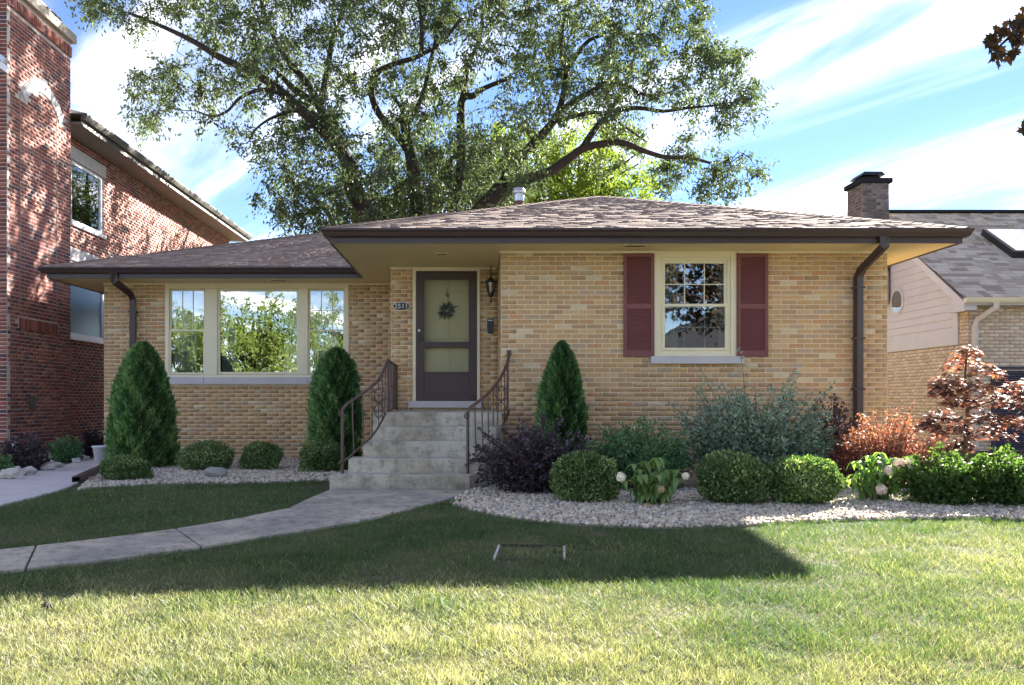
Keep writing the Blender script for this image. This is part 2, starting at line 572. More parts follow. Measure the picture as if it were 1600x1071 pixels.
M['leaf_jmaple'] = leaf_mat('bronze_red_leaf', [(0.060, 0.040, 0.042, 1), (0.132, 0.078, 0.060, 1), (0.384, 0.168, 0.132, 1), (0.288, 0.216, 0.084, 1), (0.456, 0.252, 0.216, 1)], 0.3, tcol=(1.3, 0.9, 0.7, 1))
M['leaf_maple'] = leaf_mat('dark_bronze_maple_leaf', [(0.024, 0.020, 0.012, 1), (0.035, 0.028, 0.014, 1), (0.10, 0.05, 0.02, 1)], 0.10, tcol=(1.5, 1.0, 0.5, 1))
M['petal'] = plain('pale_pink_petals', S(238, 214, 200), 0.8, ((40, 0.12),), ((90, 0.4, 0.005),), 0.2)
M['petal_cream'] = plain('cream_petals', S(236, 230, 206), 0.8, ((40, 0.12),), ((90, 0.4, 0.005),), 0.2)
M['petal_tan'] = plain('faded_tan_petals', S(196, 168, 132), 0.85, ((40, 0.15),), ((90, 0.4, 0.005),), 0.2)
M['soil'] = plain('dark_soil', (0.05, 0.04, 0.03, 1), 0.95)
M['wreath'] = leaf_mat('silvery_wreath_sprig', [S(70, 66, 56), S(110, 104, 92), S(168, 162, 148)], 0.1)
M['copper'] = plain('copper_ribbon', S(190, 120, 90), 0.5)
M['roof_far'] = plain('charcoal_roof', (0.022, 0.022, 0.025, 1), 0.95, spec=0.1)
M['lamp_glow'] = plain('orange_shade', S(226, 150, 96), 0.7)

# ================================================================ the setting
def axis_steps(near, far):
    a = list(np.arange(-near, near + 0.01, 0.35))
    out = [near + 1, near + 3, near + 8, near + 20, near + 50, near + 120, far]
    return np.array([-v for v in reversed(out)] + a + out)


def make_ground():
    xs = axis_steps(14, 600)
    ys = axis_steps(14, 600)
    X, Y = np.meshgrid(xs, ys)
    Z = g(X, Y)
    V = np.stack([X, Y, Z], -1).reshape(-1, 3)
    nx = len(xs)
    i, j = np.meshgrid(np.arange(nx - 1), np.arange(len(ys) - 1))
    a = (j * nx + i).ravel()
    o = np_mesh('ground', V, np.stack([a, a + 1, a + nx + 1, a + nx], -1), M['lawn'], smooth=True)
    tag(o, 'lawn ground running flat out past all the houses', 'ground', kind='structure')


make_ground()


def loft(name, A, B, thick, mat, parent=None, rows=8, lift=0.0, bevel=0):
    """sheet between two ground polylines of equal length, lying lift above the ground, thick deep"""
    mb = MB()
    n = len(A)
    top = []
    for i in range(n):
        for k in range(rows + 1):
            p = A[i].lerp(B[i], k / rows)
            top.append((p.x, p.y, gz(p.x, p.y) + lift))
    bot = [(x, y, z - thick) for x, y, z in top]
    fs = []
    w = rows + 1
    for i in range(n - 1):
        for k in range(rows):
            a = i * w + k
            fs.append((a, a + 1, a + w + 1, a + w))
    N = len(top)
    rim = [i * w for i in range(n)] + [(n - 1) * w + k for k in range(1, w)] + [i * w + rows for i in range(n - 2, -1, -1)] + [k for k in range(rows - 1, 0, -1)]
    for q in range(len(rim)):
        a, b = rim[q], rim[(q + 1) % len(rim)]
        fs.append((b, a, a + N, b + N))
    mb.add(top + bot, fs)
    return mb.build(name, mat, parent, bevel)


def resample(pts, n):
    pts = [Vector(p) for p in pts]
    L = [0]
    for a, b in zip(pts, pts[1:]):
        L.append(L[-1] + (b - a).length)
    out = []
    for i in range(n):
        d = L[-1] * i / (n - 1)
        k = max(j for j in range(len(L)) if L[j] <= d + 1e-9)
        if k >= len(pts) - 1:
            out.append(pts[-1].copy())
        else:
            out.append(pts[k].lerp(pts[k + 1], (d - L[k]) / (L[k + 1] - L[k])))
    return out


# --- front walk of concrete slabs, curving from the steps to the left
up_px = [(-240, 882), (-120, 874), (0, 864), (56, 858), (162, 846), (275, 831), (371, 815), (452, 798), (515, 769)]
lo_px = [(-300, 925), (-150, 912), (0, 898), (40, 893), (192, 877), (314, 859), (486, 831), (564, 818), (636, 799.5), (707, 781.6), (736, 769)]
up = [G(*p) for p in up_px]
lo = [G(*p) for p in lo_px]
walk_poly = [(p.x, p.y) for p in up] + [(p.x, p.y) for p in reversed(lo)]
walk = empty('front_walk', (-2, 7, 0), 'weathered grey concrete walk curving over the lawn to the front steps', 'walkway')
walk['kind'] = 'structure'


def slab(ua, ub):
    A = resample(ua, 9)
    B = resample(ub, 9)
    for q, pr in ((0, 1), (-1, -2)):                # joint gap
        for L_ in (A, B):
            L_[q] = L_[q] + (L_[pr] - L_[q]).normalized() * 0.008
    loft('slab', A, B, 0.09, M['walk'], walk, rows=6, lift=0.028, bevel=0.008)


slab(up[0:4], lo[0:4])
slab(up[3:6], lo[3:6])
slab(up[5:8], lo[5:8])
slab(up[7:9], [lo[7], lo[8], lo[9], lo[10]])
# --- side walk between the houses
sw_far = [(-200, 768), (-90, 762), (-30, 756), (22, 747), (60, 738), (105, 728), (148, 718), (153, 712), (155, 706)]
sw_near = [(-200, 806), (-90, 802), (0, 792), (55, 779), (96, 768), (122, 757), (150, 744), (166, 733), (176, 722)]
swf = [G(*p) for p in sw_far]
swn = [G(*p) for p in sw_near]
swf += [Vector((-7.35, 19, 0)), Vector((-7.35, 30, 0))]
swn += [Vector((-6.62, 19, 0)), Vector((-6.62, 30, 0))]
side_poly = [(p.x, p.y) for p in swf] + [(p.x, p.y) for p in reversed(swn)]
sd = loft('side_walk', swf, swn, 0.08, M['sidewalk'], None, 4, 0.025, 0.006)
tag(sd, 'pale concrete path leading back between the two houses', 'walkway', kind='structure')

# --- gravel beds
rb_front = [G(*p) for p in [(736, 772), (703, 788), (737, 800), (784, 810), (841, 817), (925, 824), (1009, 827), (1065, 827), (1150, 825), (1228, 819), (1326, 815), (1424, 813), (1522, 812), (1600, 814), (1720, 816)]]
rb_front[0] = Vector((0.0, 10.45, 0))
rbf = resample(rb_front, 40)
rbb = resample([Vector((0.05, 10.6, 0)), Vector((0.42, 11.9, 0)), Vector((0.42, 12.5, 0)), Vector((5.79, 12.5, 0)), Vector((9.6, 12.2, 0))], 40)
right_poly = [(p.x, p.y) for p in rb_front] + [(9.6, 12.2), (5.79, 12.5), (0.42, 12.5), (0.42, 11.9), (0.05, 10.6)]
o = loft('gravel_bed', rbf, rbb, 0.02, M['gravel_bed'], None, 14, 0.010)
tag(o, 'stone dust planting bed below the bedroom window', 'planting bed', kind='structure')
lb_front = [G(*p) for p in [(124, 768), (150, 764), (250, 758), (350, 757), (450, 755), (514, 752)]]
lbf = resample(lb_front, 24)
lbb = resample([Vector((-6.5, 15.96, 0)), Vector((-1.3, 15.96, 0))], 24)
left_poly = [(p.x, p.y) for p in lb_front] + [(-1.62, 10.75), (-1.30, 11.8), (-1.30, 15.96), (-6.5, 15.96)]
o = loft('gravel_bed', lbf, lbb, 0.02, M['gravel_bed'], None, 10, 0.010)
tag(o, 'stone dust planting bed below the picture window', 'planting bed', kind='structure')
nb_poly = [(-8.6, 12.3), (-7.95, 12.6), (-7.5, 14.0), (-7.42, 16.0), (-7.42, 24.0), (-8.6, 24.0)]
o = MB().prism(nb_poly, -0.05, 0.010).build('gravel_bed', M['gravel_bed'])
tag(o, 'rocky planting bed along the red brick house', 'planting bed', kind='structure')


ICO_V = np.array([(1, 0, 0), (-1, 0, 0), (0, 1, 0), (0, -1, 0), (0, 0, 1), (0, 0, -1)], float) * 1.25
ICO_F = np.array([(0, 2, 4), (2, 1, 4), (1, 3, 4), (3, 0, 4), (2, 0, 5), (1, 2, 5), (3, 1, 5), (0, 3, 5)])


def rot_mats(n):
    q = rng.normal(size=(n, 4))
    q /= np.linalg.norm(q, axis=1, keepdims=True)
    w, x, y, z = q.T
    return np.stack([1 - 2 * (y * y + z * z), 2 * (x * y - z * w), 2 * (x * z + y * w),
                     2 * (x * y + z * w), 1 - 2 * (x * x + z * z), 2 * (y * z - x * w),
                     2 * (x * z - y * w), 2 * (y * z + x * w), 1 - 2 * (x * x + y * y)], -1).reshape(n, 3, 3)


def gravel(poly, spacing, label, group=None, clip=None, smin=0.013, smax=0.025):
    xs = [p[0] for p in poly]
    ys = [p[1] for p in poly]
    X, Y = np.meshgrid(np.arange(min(xs), max(xs), spacing), np.arange(min(ys), max(ys), spacing))
    X = X.ravel() + rng.uniform(-.5, .5, X.size) * spacing
    Y = Y.ravel() + rng.uniform(-.5, .5, Y.size) * spacing
    k = inside(X, Y, poly)
    if clip:
        k &= clip(X, Y)
    X, Y = X[k], Y[k]
    n = len(X)
    sz = rng.uniform(smin, smax, (n, 1)) * np.stack([rng.uniform(.8, 1.45, n), rng.uniform(.8, 1.2, n), rng.uniform(.5, .85, n)], -1)
    base = ICO_V[None] * (1 + rng.uniform(-.16, .16, (n, 6, 1)))
    V = base * sz[:, None, :]
    V = np.einsum('nij,nvj->nvi', rot_mats(n), V)
    Z = g(X, Y) + 0.014 + rng.uniform(0, .012, n)
    V = V + np.stack([X, Y, Z], -1)[:, None, :]
    Fc = (ICO_F[None] + (np.arange(n) * 6)[:, None, None]).reshape(-1, 3)
    o = np_mesh('gravel', V.reshape(-1, 3), Fc, M['gravel'], None, np.repeat(rng.random(n), len(ICO_F)))
    tag(o, label, 'gravel', kind='stuff')


gravel(right_poly, 0.032, 'white marble gravel spread under the shrubs below the bedroom window', clip=lambda x, y: (y < 10.5) & (x < 8.0))
gravel(left_poly, 0.038, 'white marble gravel spread around the rounded shrubs below the picture window')
gravel(nb_poly, 0.075, 'pale rubble spread along the foot of the red brick house', smin=.03, smax=.07)

# --- grass
def sn(x, y, f, s):
    r = np.random.default_rng(s)
    t = np.zeros_like(x)
    for k in range(7):
        a = r.uniform(0, 6.283)
        fr = f * r.uniform(.5, 1.9)
        t += np.sin((x * math.cos(a) + y * math.sin(a)) * fr + r.uniform(0, 6.283) + 1.3 * np.sin((x * math.sin(a) - y * math.cos(a)) * fr * .7 + k))
    return t / 4.0


def make_grass(N):
    u = rng.random(N)
    y0, y1 = 2.55, 13.6
    Y = y0 * (y1 / y0) ** (u ** 1.05)
    X = rng.uniform(0, 1, N) * (1.17 * Y + 2.2) - (.535 * Y + 1.1)
    X0, Y0 = X, Y
    X = X + rng.normal(0, .022, N)
    Y = Y + rng.normal(0, .022, N)
    ok = ~inside(X, Y, walk_poly) & ~inside(X, Y, right_poly) & ~inside(X, Y, left_poly) & ~inside(X, Y, side_poly) & ~inside(X, Y, nb_poly)
    ok &= ~((Y > 10.4) & (X > -2) & (X < 0.5)) & ~((Y > 12.2) & (X > -6.6) & (X < 8))
    ok &= ~((X < -8.3) & (Y > 12.5))
    patch = sn(X, Y, 1.5, 3) + .6 * sn(X, Y, 5, 4)
    bare = sn(X, Y, 3.2, 9) + .5 * sn(X, Y, 9, 10)
    ok &= rng.random(N) > np.clip((bare - .75) * 1.0, 0, .8)
    X, Y, patch = X0[ok], Y0[ok], patch[ok]
    n = len(X)
    far = np.clip(Y / 6, .8, 1.8)
    tuft = sn(X, Y, 11, 21) + .5 * sn(X, Y, 27, 22)
    h = rng.uniform(.016, .040, n) * (1 + .34 * tuft)
    h = np.clip(h, .010, .06)
    w = rng.uniform(.0012, .0025, n) * far
    a = rng.uniform(0, 2 * math.pi, n)
    lean = np.clip(np.abs(rng.normal(0, .8, n)), 0, 1.25) * h + .006
    la = sn(X, Y, 2.2, 33) * 1.2 + rng.uniform(0, 6.283, n)
    dx, dy = np.cos(la) * lean, np.sin(la) * lean
    wx, wy = np.cos(a) * w, np.sin(a) * w
    Z = g(X, Y) - .004
    c = np.stack([X, Y, Z], -1)
    W = np.stack([wx, wy, np.zeros(n)], -1)
    tip = c + np.stack([dx, dy, h], -1)
    V = np.stack([c - W, c + W, tip + W * .35, tip - W * .35], 1)
    Fc = (np.arange(n) * 4)[:, None] + np.arange(4)
    sunlit_straw = np.clip((6.6 + .5 * np.clip(X - 1.5, 0, 2.5) - Y) / 1.6, 0, 1)  # sunlit against shaded lawn put into blade colour: more straw on the sunny side
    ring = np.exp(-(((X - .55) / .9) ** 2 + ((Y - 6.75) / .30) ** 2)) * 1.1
    val = .26 + .28 * patch * (0.3 + .7 * sunlit_straw) + rng.normal(0, .17, n) + .25 * sunlit_straw + ring * .35
    val += (rng.random(n) < .06 + .22 * sunlit_straw) * .42
    val = np.clip(val, 0, 1)
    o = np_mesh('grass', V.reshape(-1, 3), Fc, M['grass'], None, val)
    tag(o, 'short lawn grass, green in the shade and straw coloured in the sun', 'grass', kind='stuff')


make_grass(560000)

# --- public pavement and road behind the camera (they only show in the window reflections)
tag(MB().box(-60, 60, -4.2, -2.6, -0.55, gz(6, -2.6) + .02).build('pavement', M['sidewalk']), 'concrete public pavement along the street', 'pavement', kind='structure')
tag(MB().box(-200, 200, -14, -6.2, -0.6, gz(6, -6.2) + .006).build('road', M['asphalt']), 'asphalt street in front of the house', 'road', kind='structure')
tag(MB().box(-200, 200, -6.35, -6.201, -0.6, gz(6, -6.2) + .12).build('kerb', M['sidewalk']), 'concrete kerb along the street', 'kerb', kind='structure')

# ================================================================ bricks, walls, shingles
BL, BH, BJ = 0.217, 0.0677, 0.011


def unit_box(name, lx, ly, lz):
    me = bpy.data.meshes.new(name)
    mb = MB().box(-lx / 2, lx / 2, -ly / 2, ly / 2, -lz / 2, lz / 2)
    me.from_pydata(mb.v, [], mb.f)
    me.update()
    return me


def wall(name, parent, origin, ang, length, z0, z1, openings, m_mortar, thick=0.10, phase=0.0, bl=BL, bh=BH, joint=BJ, proud=0.004):
    """wall plane through origin, running along angle ang, its face looking to the right of that direction turned by -90 deg.
    returns the backing object and a list of bricks (centre, length, height, ang, row)"""
    ux, uy = math.cos(ang), math.sin(ang)
    nx, ny = uy, -ux
    us = sorted({0.0, length} | {u for o in openings for u in o[:2]})
    zs = sorted({z0, z1} | {z for o in openings for z in o[2:]})
    mb = MB()
    for zi in range(len(zs) - 1):
        run = None
        for ui in range(len(us)):
            solid = False
            if ui < len(us) - 1:
                um, zm = (us[ui] + us[ui + 1]) / 2, (zs[zi] + zs[zi + 1]) / 2
                solid = 0 <= um <= length and z0 <= zm <= z1 and not any(o[0] < um < o[1] and o[2] < zm < o[3] for o in openings)
            if solid and run is None:
                run = us[ui]
            if not solid and run is not None:
                a, b = run, us[ui]
                run = None
                q = [(a, 0), (b, 0), (b, -thick), (a, -thick)]
                poly = [(origin[0] + ux * u + nx * t, origin[1] + uy * u + ny * t) for u, t in q]
                mb.prism(poly, zs[zi], zs[zi + 1])
    back = mb.build(name, m_mortar, parent)
    out = []
    rows = int((z1 - z0) / bh + 0.3)
    for r in range(rows):
        za, zb = z0 + r * bh, min(z0 + (r + 1) * bh, z1)
        zm = (za + zb) / 2
        cuts = [(0.0, length)]
        for o in openings:
            if o[2] < zb - .012 and o[3] > za + .012:
                nc = []
                for a, b in cuts:
                    if o[1] <= a or o[0] >= b:
                        nc.append((a, b))
                    else:
                        if o[0] > a:
                            nc.append((a, o[0]))
                        if o[1] < b:
                            nc.append((o[1], b))
                cuts = nc
        off = (bl / 2 if r % 2 else 0) + phase + random.uniform(-.006, .006)
        for a, b in cuts:
            k = math.floor((a - off) / bl)
            while off + k * bl < b:
                s_, e_ = max(a, off + k * bl), min(b, off + (k + 1) * bl)
                k += 1
                if b - e_ < .045:
                    e_ = b
                    k += 1
                if e_ - s_ < .035:
                    continue
                um = (s_ + e_) / 2
                pr = max(.002, proud + random.uniform(-.0015, .002))
                c = (origin[0] + ux * um + nx * (pr - .012), origin[1] + uy * um + ny * (pr - .012), zm)
                out.append([c, e_ - s_ - joint, zb - za - joint, ang, back])
    return back, out


def brick_verts(c, L_, H_, ang, D=.024):
    ux, uy = math.cos(ang), math.sin(ang)
    nx, ny = uy, -ux
    vs = []
    for z in (-H_ / 2, H_ / 2):
        for a, b in ((-1, 1), (1, 1), (1, -1), (-1, -1)):
            vs.append((c[0] + ux * a * L_ / 2 + nx * b * D / 2, c[1] + uy * a * L_ / 2 + ny * b * D / 2, c[2] + z))
    return vs


BF = [(0, 1, 5, 4), (1, 2, 6, 5), (3, 0, 4, 7), (4, 5, 6, 7), (3, 2, 1, 0)]


def lay_bricks(thing, bricks, score, mat, most=300, unit=(BL - BJ, BH - BJ), single='brick', mass='brickwork'):
    """the bricks that show largest become objects of their own under their wall, the rest one joined part"""
    order = sorted(range(len(bricks)), key=lambda i: -score(bricks[i]))
    keep = [i for i in order[:most] if score(bricks[i]) > 0]
    me = unit_box(single, unit[0], .024, unit[1])
    me.materials.append(mat)
    for i in keep:
        c, L_, H_, ang, back = bricks[i]
        o = bpy.data.objects.new(single, me)
        o.location = c
        o.rotation_euler = (0, 0, ang)
        o.scale = (L_ / unit[0], 1, H_ / unit[1])
        COL.objects.link(o)
        o.parent = back
    ks = set(keep)
    V, Fc, Rn = [], [], []
    for i, b in enumerate(bricks):
        if i in ks:
            continue
        n = len(V)
        V += brick_verts(*b[:4])
        Fc += [[n + j for j in f] for f in BF]
        Rn += [random.random()] * 5
    if V:
        o = np_mesh(mass, V, Fc, mat, thing, Rn)
        o['kind'] = 'stuff'


def shingle_face(P0, P1, apexL, apexR, expo=.125, wmin=.11, wmax=.26):
    """roof face with eave P0->P1 and upper edge apexL->apexR; list of shingles (4 lower-surface corners, normal)"""
    P0, P1, A, B = map(Vector, (P0, P1, apexL, apexR))
    u = (P1 - P0).normalized()
    W = (P1 - P0).length
    n = u.cross(A - P0).normalized()
    if n.z < 0:
        n = -n
    v = n.cross(u)
    if v.z < 0:
        v = -v
    H = (A - P0).dot(v)
    la, ra = (A - P0).dot(u), (B - P0).dot(u)
    out = []
    rows = int(H / expo)
    for r in range(rows + 1):
        va, vb = r * expo, min((r + 1) * expo + .02, H)
        if vb - va < .03:
            break
        tm = va / H
        l, rt = la * tm, W + (ra - W) * tm
        l2, r2 = la * min(vb / H, 1), W + (ra - W) * min(vb / H, 1)
        x = l - random.uniform(0, .2)
        while x < rt:
            w = random.uniform(wmin, wmax)
            a, b = max(x, l), min(x + w, rt)
            x += w
            if b - a < .04:
                continue
            a2, b2 = max(a, l2), min(b, r2)
            if b2 - a2 < .02:
                a2 = b2 = min(max((a + b) / 2, l2), r2)
                a2 -= .01
                b2 += .01
            lift = random.choice((.009, .010, .013, .014))
            drop = random.uniform(0, .012)
            q = [P0 + u * (a + .003) + v * (va - drop) + n * lift, P0 + u * (b - .003) + v * (va - drop) + n * lift,
                 P0 + u * (b2 - .003) + v * vb + n * .004, P0 + u * (a2 + .003) + v * vb + n * .004]
            out.append((q, n))
    return out


def lay_shingles(roof, sh, score, mat, most=300):
    order = sorted(range(len(sh)), key=lambda i: -score(sh[i]))
    keep = set(order[:most])
    V, Fc, Rn = [], [], []
    fs = [(0, 1, 2, 3), (0, 4, 5, 1), (1, 5, 6, 2), (3, 7, 4, 0)]
    for i, (q, n) in enumerate(sh):
        vs = q + [p - n * .014 for p in q]
        if i in keep:
            me = bpy.data.meshes.new('shingle')
            c = sum(q, Vector()) / 4
            me.from_pydata([tuple(p - c) for p in vs], [], fs)
            me.materials.append(mat)
            o = bpy.data.objects.new('shingle', me)
            o.location = c
            COL.objects.link(o)
            o.parent = roof
        else:
            k = len(V)
            V += [tuple(p) for p in vs]
            Fc += [[k + j for j in f] for f in fs]
            Rn += [random.random()] * 4
    if V:
        o = np_mesh('shingles', V, Fc, mat, roof, Rn)
        o['kind'] = 'stuff'


def hip_caps(roof, pts, mat, step=.14):
    me = bpy.data.meshes.new('ridge_cap')
    for a, b in zip(pts, pts[1:]):
        a, b = Vector(a), Vector(b)
        d = (b - a).normalized()
        side = d.cross(Vector((0, 0, 1))).normalized()
        up_ = side.cross(d)
        n = int((b - a).length / step)
        mb = MB()
        for i in range(n):
            p = a + d * step * i
            q = p + d * (step + .015)
            h0, h1 = random.uniform(.022, .026), .014
            vs = [p - side * .13 - up_ * .012, p + up_ * h0, p + side * .13 - up_ * .012, q - side * .13 - up_ * .022, q + up_ * h1, q + side * .13 - up_ * .022]
            mb.add(vs, [(0, 1, 4, 3), (1, 2, 5, 4), (0, 2, 1), (0, 3, 5, 2), (3, 4, 5)])
        o = mb.build('ridge_caps', mat, roof)
        o['kind'] = 'stuff'


# ================================================================ the tan brick house
YF, YD, YL = 12.5, 14.06, 15.96                     # front wall, door wall, living-room wall
ZS = 3.137                                          # soffit
XL, XP, XR0, XR1 = -6.56, -1.275, 0.40, 5.79
house = empty('brick_house', (0, 16, 0), 'low tan brick house with hipped mauve shingle roof and dark brown gutters', 'house')
ALLB = []
fw, bk = wall('front_wall', house, (XR0, YF), 0, XR1 - XR0, -0.05, ZS, [(2.536 - XR0, 3.68 - XR0, 1.668, 9)], M['mortar_cream'])
ALLB += bk
_, bk = wall('return_wall', house, (XR0 + .0008, YD), -math.pi / 2, YD - YF - .003, -0.05, ZS, [], M['mortar_cream'], phase=.1)
# that wall must look towards -x
ALLB += bk
dw, bk = wall('entrance_wall', house, (XP, YD), 0, XR0 - XP, -0.05, ZS, [(-.934 - XP, .12 - XP, .933, 9)], M['mortar_cream'], phase=.05)
ALLB += bk
_, bk = wall('pillar_side_wall', house, (XP + .0008, YL), -math.pi / 2, YL - YD - .003, -0.05, ZS, [], M['mortar_cream'], phase=.02)
ALLB += bk
lw, bk = wall('living_room_wall', house, (XL, YL), 0, XP - XL, -0.05, ZS, [(-5.47 - XL, -2.20 - XL, 1.332, 9)], M['mortar_cream'], phase=.08)
ALLB += bk
_, bk = wall('side_wall', house, (XL + .0008, 22.8), -math.pi / 2, 22.8 - YL - .003, -0.05, ZS, [], M['mortar_cream'], phase=.02)
ALLB += bk
_, bk = wall('side_wall', house, (XR1 - .0008, YF + .003), math.pi / 2, 22.8 - YF, -0.05, ZS, [], M['mortar_cream'], phase=.02)
ALLB += bk
MB().box(XL + .003, XR1 - .003, 22.7, 22.8, 0, ZS).build('rear_wall', M['mortar_cream'], house)


def hs_score(b):
    c = b[0]
    if b[4] is not fw or c[2] < 1.15:
        return 0
    x = CX + c[0] * F / c[1]
    if 800 < x < 990 or 1200 < x < 1330:
        return 1 + b[1] - abs(c[2] - 2.0) * .01
    return .1


lay_bricks(house, ALLB, hs_score, M['brick_tan'])

# soffit, trim, fascia, gutters
XE0, XE1, YE = -1.86, 6.43, 11.81                   # main eave
XW0, YW = -7.2, 15.22                               # wing eave
MB().prism([(XE0, YE), (XE1, YE), (XE1, 23.4), (XW0, 23.4), (XW0, YW), (XE0, YW)], ZS, ZS + .03).build('soffit', M['cream_soffit'], house)
for (x0, x1, y) in ((XR0, 2.536, YF), (3.68, XR1, YF), (XP - .01, -.934, YD), (.12, XR0 - .02, YD), (XL, -5.47, YL), (-2.20, XP - .02, YL)):
    MB().box(x0, x1, y - .035, y - .009, ZS - .035, ZS - .001).build('soffit_trim', M['cream_trim'], house, .004)
MB().box(XR0 - .03, XR0 - .009, YF - .03, YD, ZS - .035, ZS - .001).build('soffit_trim', M['cream_trim'], house, .004)
main_path = [(XE0, YW), (XE0, YE), (XE1, YE), (XE1, 23.4)]
wing_path = [(XW0, 23.4), (XW0, YW), (XE0 - .02, YW)]
FZ0, FZ1 = 3.122, 3.30
prof_f = [(0, FZ0), (.02, FZ0), (.02, FZ1), (0, FZ1)]
prof_g = [(.021, FZ1 - .10), (.080, FZ1 - .10), (.095, FZ1 - .075), (.105, FZ1 - .045), (.125, FZ1 - .02), (.125, FZ1 + .004), (.117, FZ1 + .004), (.117, FZ1 - .018), (.088, FZ1 - .09), (.021, FZ1 - .09)]
MB().sweep(main_path, prof_f).build('fascia', M['brown_metal'], house)
MB().sweep(wing_path, prof_f).build('fascia', M['brown_metal'], house)
MB().sweep(main_path, prof_g).build('gutter', M['brown_metal'], house)
MB().sweep(wing_path, prof_g).build('gutter', M['brown_metal'], house)

# roof
ZE = 3.31
pit = .325
E0, E1, EY = -1.93, 6.50, 11.75
RX = (E0 + E1) / 2
run = (E1 - E0) / 2
ZR = ZE + run * pit
A1 = (RX, EY + run, ZR)
W0, WY = -7.27, 15.15
A2 = (RX, WY + run, ZR)
A3 = (W0 + run, WY + run, ZR)
YB = WY + 2 * run
rv = [(E0, EY, ZE), (E1, EY, ZE), A1, (E0, WY, ZE), A2, (E1, YB, ZE), (W0, WY, ZE), A3, (W0, YB, ZE)]
rf = [(0, 1, 2), (0, 2, 4, 3), (1, 5, 4, 2), (6, 3, 4, 7), (6, 7, 8), (8, 7, 4, 5)]
roof = MB().add(rv + [(x, y, ZE - .02) for x, y, z in rv if z == ZE], rf).build('roof', M['shingle_base'], house)
eb = MB().prism([(E0, EY), (E1, EY), (E1, YB), (W0, YB), (W0, WY), (E0, WY)], ZE - .025, ZE - .002).build('roof_deck', M['shingle_base'], house)
sh = shingle_face(rv[0], rv[1], A1, A1)
sh_m = list(sh)
sh += shingle_face(rv[6], rv[3], A3, (A2[0], A2[1], A2[2]))
sh += shingle_face(rv[3], rv[0], A2, A1)
sh += shingle_face(rv[8], rv[6], A3, A3)
sh += shingle_face(rv[1], rv[5], A1, A2)
lay_shingles(roof, sh, lambda s: (s[0][1] - s[0][0]).length / s[0][0].y ** 2 * (1.0 if abs(s[1].x) < .01 else .01), M['shingle'])
hip_caps(roof, [rv[0], A1], M['shingle'])
hip_caps(roof, [rv[1], A1], M['shingle'])
hip_caps(roof, [rv[6], A3], M['shingle'])
hip_caps(roof, [A1, A2], M['shingle'])
hip_caps(roof, [A3, A2], M['shingle'])

# roof vent pipe
vp = P(811, 318, 14.9)
vz = ZE + min(vp.x - E0, 9) * pit
vent = empty('vent_pipe', (vp.x, vp.y, vz), 'short metal roof vent with galvanised cap on the hip of the shingle roof', 'roof vent')
MB().lathe((vp.x, vp.y, vz - .35), [(.075, 0), (.075, .53)], 18).build('pipe', plain('brick_red_pipe', S(108, 70, 62), .7), vent)
MB().lathe((vp.x, vp.y, vz + .17), [(.085, 0), (.085, .10), (.07, .10), (.07, .13), (.105, .13), (.11, .16), (.085, .215), (.03, .225)], 18).build('cap', M['galv'], vent)

# soffit vents
for (x, y, w) in ((690, 396, .17), (992, 383.5, .30), (435, 437.5, .30)):
    d = F * (ZS - EYE) / (CY - y)
    X = (x - CX) * d / F
    v_ = MB().box(X - w / 2, X + w / 2, d - .05, d + .05, ZS - .012, ZS - .001).build('soffit_vent', M['cream_trim'], house)
    for k in range(4):
        MB().box(X - w / 2 + .015, X + w / 2 - .015, d - .036 + k * .02, d - .026 + k * .02, ZS - .015, ZS - .012).build('slot', M['black_metal'], v_)


# --- windows
def glass_pane(name, x0, x1, z0, z1, y, mat, parent):
    return MB().box(x0, x1, y, y + .006, z0, z1).build(name, mat, parent)


def frame(name, x0, x1, z0, z1, y0, y1, w, mat, parent, wb=None, wt_=None, bevel=.004):
    wb = wb or w
    wt_ = wt_ or w
    mb = MB()
    mb.box(x0, x0 + w, y0, y1, z0, z1)
    mb.box(x1 - w, x1, y0, y1, z0, z1)
    mb.box(x0 + w, x1 - w, y0 + .001, y1 - .001, z0, z0 + wb)
    mb.box(x0 + w, x1 - w, y0 + .001, y1 - .001, z1 - wt_, z1)
    return mb.build(name, mat, parent, bevel)


def drape(x0, x1, z0, z1, y, mat, parent, waves=9, amp=.03, name='curtain'):
    n = waves * 8
    V, Fc = [], []
    for i in range(n + 1):
        x = x0 + (x1 - x0) * i / n
        yy = y + amp * math.sin(i / 8 * 2 * math.pi) + amp * .3 * math.sin(i * .37)
        V += [(x, yy, z0), (x + .01 * math.sin(i), yy, z1)]
    for i in range(n):
        a = 2 * i
        Fc.append((a, a + 2, a + 3, a + 1))
    mb = MB()
    mb.add(V, Fc)
    o = mb.build(name, mat, parent, smooth=True)
    s_ = o.modifiers.new('Solidify', 'SOLIDIFY')
    s_.thickness = .004
    return o


def sash(win, x0, x1, z0, z1, y, gmat, cols, rows, fw_=.035, mat=None, mun=None, name='sash', mun_y=None, munw=.012):
    mat = mat or M['cream_trim']
    s_ = frame(name, x0, x1, z0, z1, y, y + .035, fw_, mat, win)
    glass_pane('pane', x0 + fw_ - .004, x1 - fw_ + .004, z0 + fw_ - .004, z1 - fw_ + .004, y + .016, gmat, s_)
    gx0, gx1, gz0, gz1 = x0 + fw_, x1 - fw_, z0 + fw_, z1 - fw_
    ym = y + .004 if mun_y is None else mun_y
    for i in range(1, cols):
        x = gx0 + (gx1 - gx0) * i / cols
        MB().box(x - munw / 2, x + munw / 2, ym, ym + .010, gz0, gz1).build('muntin', mun or mat, s_)
    for i in range(1, rows):
        z = gz0 + (gz1 - gz0) * i / rows
        MB().box(gx0, gx1, ym + .001, ym + .009, z - munw / 2, z + munw / 2).build('muntin', mun or mat, s_)
    return s_


# bedroom window
def px_x(x, y):
    return (x - CX) * y / F


